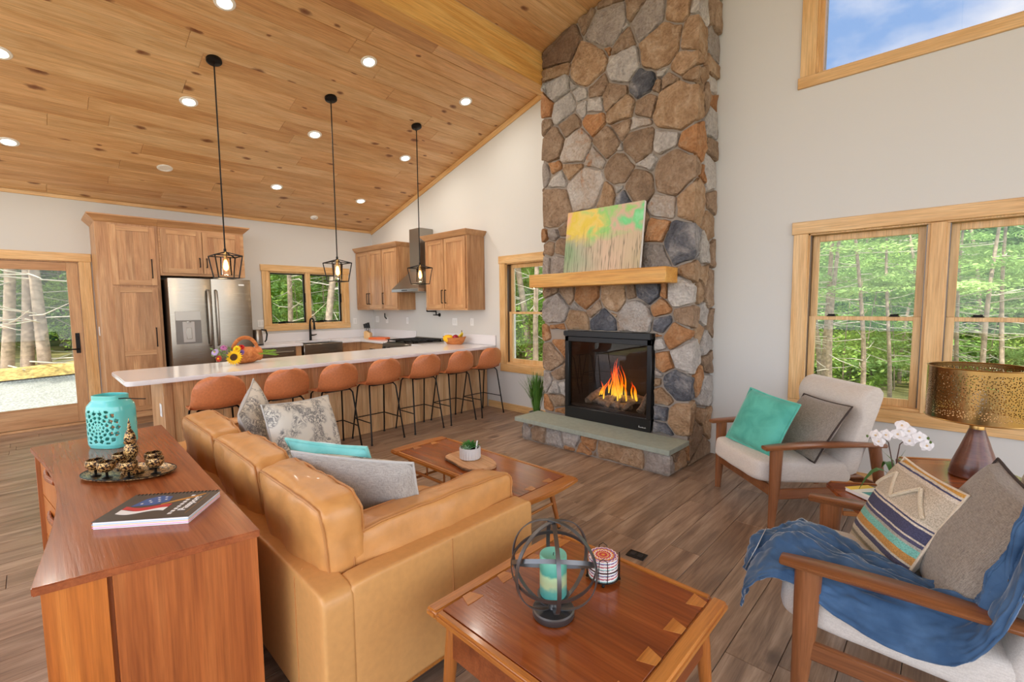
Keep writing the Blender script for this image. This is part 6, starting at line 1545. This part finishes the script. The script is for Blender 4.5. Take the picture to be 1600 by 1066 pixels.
# orchid
oc_ = thing('potted_orchid', 'white orchid in a small teal pot on the lower table tier', 'plant', (-.175, 3.30, .4045))
MB().lathe([(0, 0), (.045, 0), (.06, .05), (.062, .09), (.056, .095), (.05, .085), (0, .08)], 20).build('pot', plain('teal glaze', (60, 150, 140), .25), oc_)
gs = plain('orchid stem', (92, 116, 56), .5); br = plain('orchid bare stem', (86, 60, 52), .6)
stems = [[(0, 0, .08), (.0, 0, .2), (.01, .0, .30), (.05, .0, .36), (.10, .0, .34)], [(0, 0, .08), (-.02, 0, .2), (-.04, .01, .30), (-.08, .01, .33), (-.125, .0, .31)]]
for s_ in stems: MB().tube(s_, [.004, .0035, .003, .0025, .002], 6).build('flower_stem', br, oc_)
lv = plain('orchid leaf', (70, 116, 52), .4)
for a, L_, dr_ in ((.3, .15, .10), (2.2, .12, .02), (3.6, .17, .12), (5.2, .15, .06)):
    g = MB(); d = Vector((math.cos(a), math.sin(a), 0)); s = Vector((-math.sin(a), math.cos(a), 0)); pts = [(Vector((0, 0, .085))+d*L_*q+Vector((0, 0, .10*math.sin(PI*q*.8)-dr_*q*q)), .022*math.sin(PI*(.12+.86*q))) for q in [i/6 for i in range(7)]]
    vs = []; fs = []
    for p, w_ in pts: vs += [p-s*w_, p-Vector((0, 0, .004)), p+s*w_]
    for i in range(6): fs += [[i*3, i*3+1, i*3+4, i*3+3], [i*3+1, i*3+2, i*3+5, i*3+4]]
    g.add(vs, fs).build('leaf', lv, oc_)
for a, L_ in ((1.2, .2), (2.6, .19), (4.2, .2), (5.8, .17)):
    MB().tube([(0, 0, .085), (.02*math.cos(a), .02*math.sin(a), .085+L_*.6), (.09*math.cos(a), .09*math.sin(a), .085+L_*.85)], [.005, .004, .001], 5, flat=(1, .4)).build('grassy_leaf', gs, oc_)
wp = plain('white petal', (244, 240, 240), .55); ce_ = plain('orchid centre', (226, 196, 150), .6)
for i, (x, y, z, nx_, ny_, nz_) in enumerate(((.045, -.01, .385, .1, -1, .3), (.09, -.015, .36, .3, -1, .1), (.0, -.015, .36, -.2, -1, .2), (.05, -.02, .335, .1, -1, -.1), (-.05, -.01, .345, -.3, -1, .2), (-.095, -.01, .335, -.4, -1, .1), (.12, -.01, .32, .5, -1, -.1), (-.08, -.02, .305, -.2, -1, 0), (.015, -.01, .41, 0, -.8, .6))):
    B3 = basis((x, y, z), (1, 0, 0), (nx_, ny_, nz_)); fl_ = MB(); 
    for k in range(5):
        a = PI/2+2*PI*k/5; w_, L_ = (.021, .034) if k in (1, 4) else (.014, .034); d = Vector((math.cos(a), math.sin(a), 0)); s = Vector((-math.sin(a), math.cos(a), 0))
        fl_.add([B3 @ v for v in (Vector((0, 0, .001)), d*L_*.5+s*w_+Vector((0, 0, .006)), d*L_*.85+s*w_*.6+Vector((0, 0, .004)), d*L_, d*L_*.85-s*w_*.6+Vector((0, 0, .004)), d*L_*.5-s*w_+Vector((0, 0, .006)))], [[0, 1, 2, 3, 4, 5]])
    fo2 = fl_.build('blossom', wp, oc_, smooth=0); md = fo2.modifiers.new('petal', 'SOLIDIFY'); md.thickness = .0012
    c = MB(); c.lathe([(0, -.002), (.006, .002), (.005, .008), (0, .012)], 8); c.xf(B3); c.build('blossom_centre', ce_, fo2)
for x, y, z in ((.125, -.01, .36), (.135, -.01, .34), (-.135, 0, .32)): MB().lathe([(0, -.009), (.006, -.004), (.006, .004), (0, .009)], 8, (x, y, z)).build('bud', gs, oc_)

# ================================================================== the woods outside
er = random.Random(21)
def gz(x, y):
    z = -.22
    if y > 6: z -= .10*(y-6)
    if x < -15.5 and y < 6: z += .25*math.exp(-((x+16.6)/.8)**2)
    return z+.06*mnoise.noise(Vector((x*.4, y*.4, 0)))
g = MB(); NX, NY = 60, 50
g.grid(lambda u, v: Vector((-55+75*u, -25+80*v, gz(-55+75*u, -25+80*v)-.02)), NX, NY)
gm, gnt, gb2 = newmat('forest floor'); t = NT(gnt); tcn = t.n('ShaderNodeTexCoord'); nz_ = t.n('ShaderNodeTexNoise', {'Vector': tcn.outputs['Object'], 'Scale': 1.2, 'Detail': 8, 'Roughness': .7})
t.l(t.ramp(nz_.outputs['Fac'], [(.3, (92, 92, 46)), (.5, (128, 118, 70)), (.7, (176, 156, 100))]), gb2.inputs['Base Color']); gb2.inputs['Roughness'].default_value = 1
gob = g.build('ground', gm); struct(gob, 'forest floor outside the house')
# under the house the ground stays below the floor slab
dv = MB(); dv.grid(lambda u, v: Vector((-15.8+7.2*u, -14+22*v, gz(-15.8+7.2*u, -14+22*v)+.03)), 24, 30)
rm, rnt, rb = newmat('pale gravel'); t = NT(rnt); tcn = t.n('ShaderNodeTexCoord'); v1 = t.n('ShaderNodeTexVoronoi', {'Vector': tcn.outputs['Object'], 'Scale': 26.})
t.l(t.ramp(v1.outputs['Distance'], [(.0, (176, 174, 168)), (.6, (120, 118, 112))]), rb.inputs['Base Color']); rb.inputs['Roughness'].default_value = 1
o = dv.build('gravel_drive', rm); tag(o, 'pale gravel drive outside the glass door', 'gravel', kind='stuff')
be = MB(); be.grid(lambda u, v: Vector((-18+2.4*u, -14+22*v, gz(-18+2.4*u, -14+22*v)+.045+.05*mnoise.noise(Vector((u*9, v*30, 3))))), 10, 60)
o = be.build('straw_bank', plain('straw mulch', (190, 156, 92), 1, bump=1, bscale=14, var=.25)); tag(o, 'low bank of straw mulch along the edge of the woods', 'straw', kind='stuff')

def leafmat(name, c1, c2, c3):
    m, nt, b = newmat(name); t = NT(nt); out = [n for n in nt.nodes if n.type == 'OUTPUT_MATERIAL'][0]; nt.nodes.remove(b)
    tcn = t.n('ShaderNodeTexCoord'); oi = t.n('ShaderNodeObjectInfo')
    z = t.n('ShaderNodeTexNoise', {'Vector': tcn.outputs['Object'], 'Scale': 1.6, 'Detail': 4}); f = t.math('ADD', t.math('MULTIPLY', z.outputs['Fac'], .8), t.math('MULTIPLY', oi.outputs['Random'], .3))
    c = t.ramp(f, [(.3, c1), (.55, c2), (.8, c3)])
    d = t.n('ShaderNodeBsdfDiffuse', {'Color': c}); tr = t.n('ShaderNodeBsdfTranslucent', {'Color': c}); mx = t.n('ShaderNodeMixShader', {0: .35, 1: d.outputs[0], 2: tr.outputs[0]}); t.l(mx.outputs[0], out.inputs['Surface'])
    return m
LM = leafmat('leaf bright', (112, 144, 62), (152, 182, 84), (192, 214, 122)); LM2 = leafmat('leaf pine', (112, 142, 78), (144, 176, 102), (178, 204, 134))
BK = plain('pine bark', (146, 128, 112), .95, bump=.8, bscale=9, var=.25); BK2 = plain('dead branch', (190, 180, 166), .9)
def foliage(seed, n, rx, rz, z0, size, flat):
    r = random.Random(seed); mb = MB(); cl = []
    for i in range(26):
        a = r.uniform(0, 2*PI); q = r.random(); h = z0+rz*q; rad = rx*(1-.55*q)*math.sqrt(r.random()); cl.append((rad*math.cos(a), rad*math.sin(a), h, r.uniform(.35, .8)))
    for i in range(n):
        cx_, cy_, cz_, cr = r.choice(cl); d = Vector((r.gauss(0, 1), r.gauss(0, 1), r.gauss(0, flat))); d = d*cr*.5; p = Vector((cx_, cy_, cz_))+d
        s = size*r.uniform(.6, 1.3); u = Vector((r.gauss(0, 1), r.gauss(0, 1), r.gauss(0, .5))).normalized(); w = u.cross(Vector((r.gauss(0, .5), r.gauss(0, .5), 1))).normalized()
        mb.add([p-u*s, p+w*s*.45, p+u*s, p-w*s*.45], [[0, 1, 2, 3]])
    return mb
FOL = []
for i, (n, rx, rz, z0, sz_, fl_, mt_) in enumerate(((3800, 2.3, 5.0, .2, .085, .5, LM), (3800, 2.5, 6.0, .0, .08, .28, LM2), (3600, 2.0, 3.6, .1, .08, .6, LM), (4200, 2.8, 6.5, .8, .075, .22, LM2))):
    o = foliage(40+i, n, rx, rz, z0, sz_, fl_).build('crown', mt_, None, smooth=0); FOL.append(o.data); bpy.data.objects.remove(o)
TRK = []
for i in range(4):
    r = random.Random(70+i); h = 9.0; lx, ly = r.uniform(-1.6, 1.6), r.uniform(-.5, .5); r0 = r.uniform(.065, .10)
    tm_ = MB(); pts = [(lx*q*q+.10*math.sin(q*5+i), ly*q*q+.08*math.sin(q*4+2*i), -.6+h*q) for q in [k/9 for k in range(10)]]; tm_.tube(pts, [r0*(1.15-.75*k/9) for k in range(10)], 9)
    tk = tm_.build('trunk', BK, None, smooth=60); bm3 = MB()
    for k in range(22):
        q = r.uniform(.06, .75); p = Vector((lx*q*q+.10*math.sin(q*5+i), ly*q*q+.08*math.sin(q*4+2*i), -.6+h*q)); a = r.uniform(0, 2*PI); L_ = r.uniform(.6, 1.9); d = Vector((math.cos(a), math.sin(a), r.uniform(-.15, .35)))
        bm3.tube([p, p+d*L_*.5+Vector((0, 0, r.uniform(-.1, .1))), p+d*L_+Vector((r.uniform(-.2, .2), r.uniform(-.2, .2), r.uniform(-.1, .25)))], [.02, .013, .004], 5)
    bo = bm3.build('bare_branches', BK2, None); TRK.append((tk.data, bo.data)); bpy.data.objects.remove(tk); bpy.data.objects.remove(bo)
def link(nm, data, par):
    o = bpy.data.objects.new(nm, data); COL.objects.link(o); o.parent = par; return o
def wood_tree(x, y, kind, label, group, sc_):
    t = thing('forest_tree' if kind == 'trunk' else 'leafy_sapling', label, 'tree', (x, y, gz(x, y)), er.uniform(0, 2*PI), group)
    if kind == 'trunk':
        a, b_ = er.choice(TRK); link('trunk', a, t); o = link('bare_branches', b_, t); o['kind'] = 'stuff'
        c = link('crown', FOL[3], t); c.location = (0, 0, 3.6); c['kind'] = 'stuff'
        t.scale = (max(.8, sc_), max(.8, sc_), sc_) if 'door' not in label else (1.5, 1.5, sc_)
    else:
        c = link('crown', er.choice(FOL), t); c['kind'] = 'stuff'; t.scale = (sc_, sc_, sc_*er.uniform(.85, 1.1))
        s_ = link('stem', TRK[0][0], t); s_.scale = (.3, .3, .45)
prominent = [(179.3, 16.9), (180.5, 17.2), (181.7, 18), (155.4, 17), (159.6, 20), (130.6, 13), (99.5, 15), (98.5, 12.5), (96.0, 13), (94.1, 17), (87.7, 14), (89.4, 18), (86.6, 16)]
sectors = [((172, 190), 19, 34, 14, 19, 'seen through the glass door'), ((150, 166), 17, 32, 9, 16, 'seen through the kitchen window'), ((124, 140), 11, 26, 7, 15, 'seen through the window left of the chimney'), ((72, 110), 14, 34, 16, 50, 'seen through the twin window')]
for (a0, a1), d0, d1, nt_k, ns, txt in sectors:
    for kind, n in (('trunk', nt_k), ('sapling', ns)):
        spots = []
        for i in range(n):
            a = R(a0+(a1-a0)*((i*.618+er.random()*.3) % 1)); q = ((i+.5)/n); d = d0+(d1-d0)*(q**.8)+(3.5 if kind == 'sapling' else 0)*er.random()+((4.5 if 'twin' in txt else 2.5) if kind == 'sapling' else 0)
            spots.append((a, d))
        if kind == 'trunk': spots += [(R(a_), d_) for a_, d_ in prominent if a0 <= a_ <= a1]      # the stems that stand out in each window
        spots.sort(reverse=True)
        for i, (a, d) in enumerate(spots):
            x, y = d*math.cos(a), d*math.sin(a); top = 1.5+.31*d
            if kind == 'trunk': s_ = min(1.35, (top-gz(x, y))/11.2) if 'twin' in txt else er.uniform(.95, 1.3)
            else: s_ = min(er.uniform(.85, 1.25), (top-gz(x, y))/7.4) if 'twin' in txt else er.uniform(.9, 1.3)
            k_ = i+1; od = '%d%s' % (k_, 'th' if 10 < k_ % 100 < 14 else {1: 'st', 2: 'nd', 3: 'rd'}.get(k_ % 10, 'th'))
            wood_tree(x, y, kind, (('slender pine trunk, ' if kind == 'trunk' else 'bright green leafy tree, ')+od+' from the left '+txt).replace('seen through', 'through'), ('pines ' if kind == 'trunk' else 'leafy trees ')+txt, s_)

# the far woods: nobody could count it
for (a0, a1), d0, d1, nt_k, ns, txt in sectors:
    fw_ = MB(); r = random.Random(int(a0)); n = int((a1-a0)*900)
    for i in range(n):
        a = R(r.uniform(a0-6, a1+6)); d = r.uniform(d1+2, d1+9); h = 1.5+.27*d if 'twin' in txt else 9.0
        x, y = d*math.cos(a), d*math.sin(a); z0 = gz(x, y); p = Vector((x, y, z0+(h-z0)*r.random()**.9)); s_ = r.uniform(.14, .34)
        p.z += .5*mnoise.noise(p*.4)
        u = Vector((r.gauss(0, 1), r.gauss(0, 1), r.gauss(0, .5))).normalized(); w = u.cross(Vector((r.gauss(0, .6), r.gauss(0, .6), 1))).normalized()
        fw_.add([p-u*s_, p+w*s_*.5, p+u*s_, p-w*s_*.5], [[0, 1, 2, 3]])
    o = fw_.build('distant_woods', LM if int(a0) % 4 else LM2, smooth=0); tag(o, 'distant wall of green woods '+txt, 'woods', kind='stuff')
    bk_ = MB()
    nn = 12
    bk_.grid(lambda u, v: Vector(((d1+10)*math.cos(R(a0-8+(a1-a0+16)*u)), (d1+10)*math.sin(R(a0-8+(a1-a0+16)*u)), -6+(7.0+(.20*d1 if 'twin' in txt else 7))*v+1.2*mnoise.noise(Vector((u*14, v*3, a0))))), 40, 8)
    o = bk_.build('wooded_slope', LM2); struct(o, 'far wooded slope '+txt)
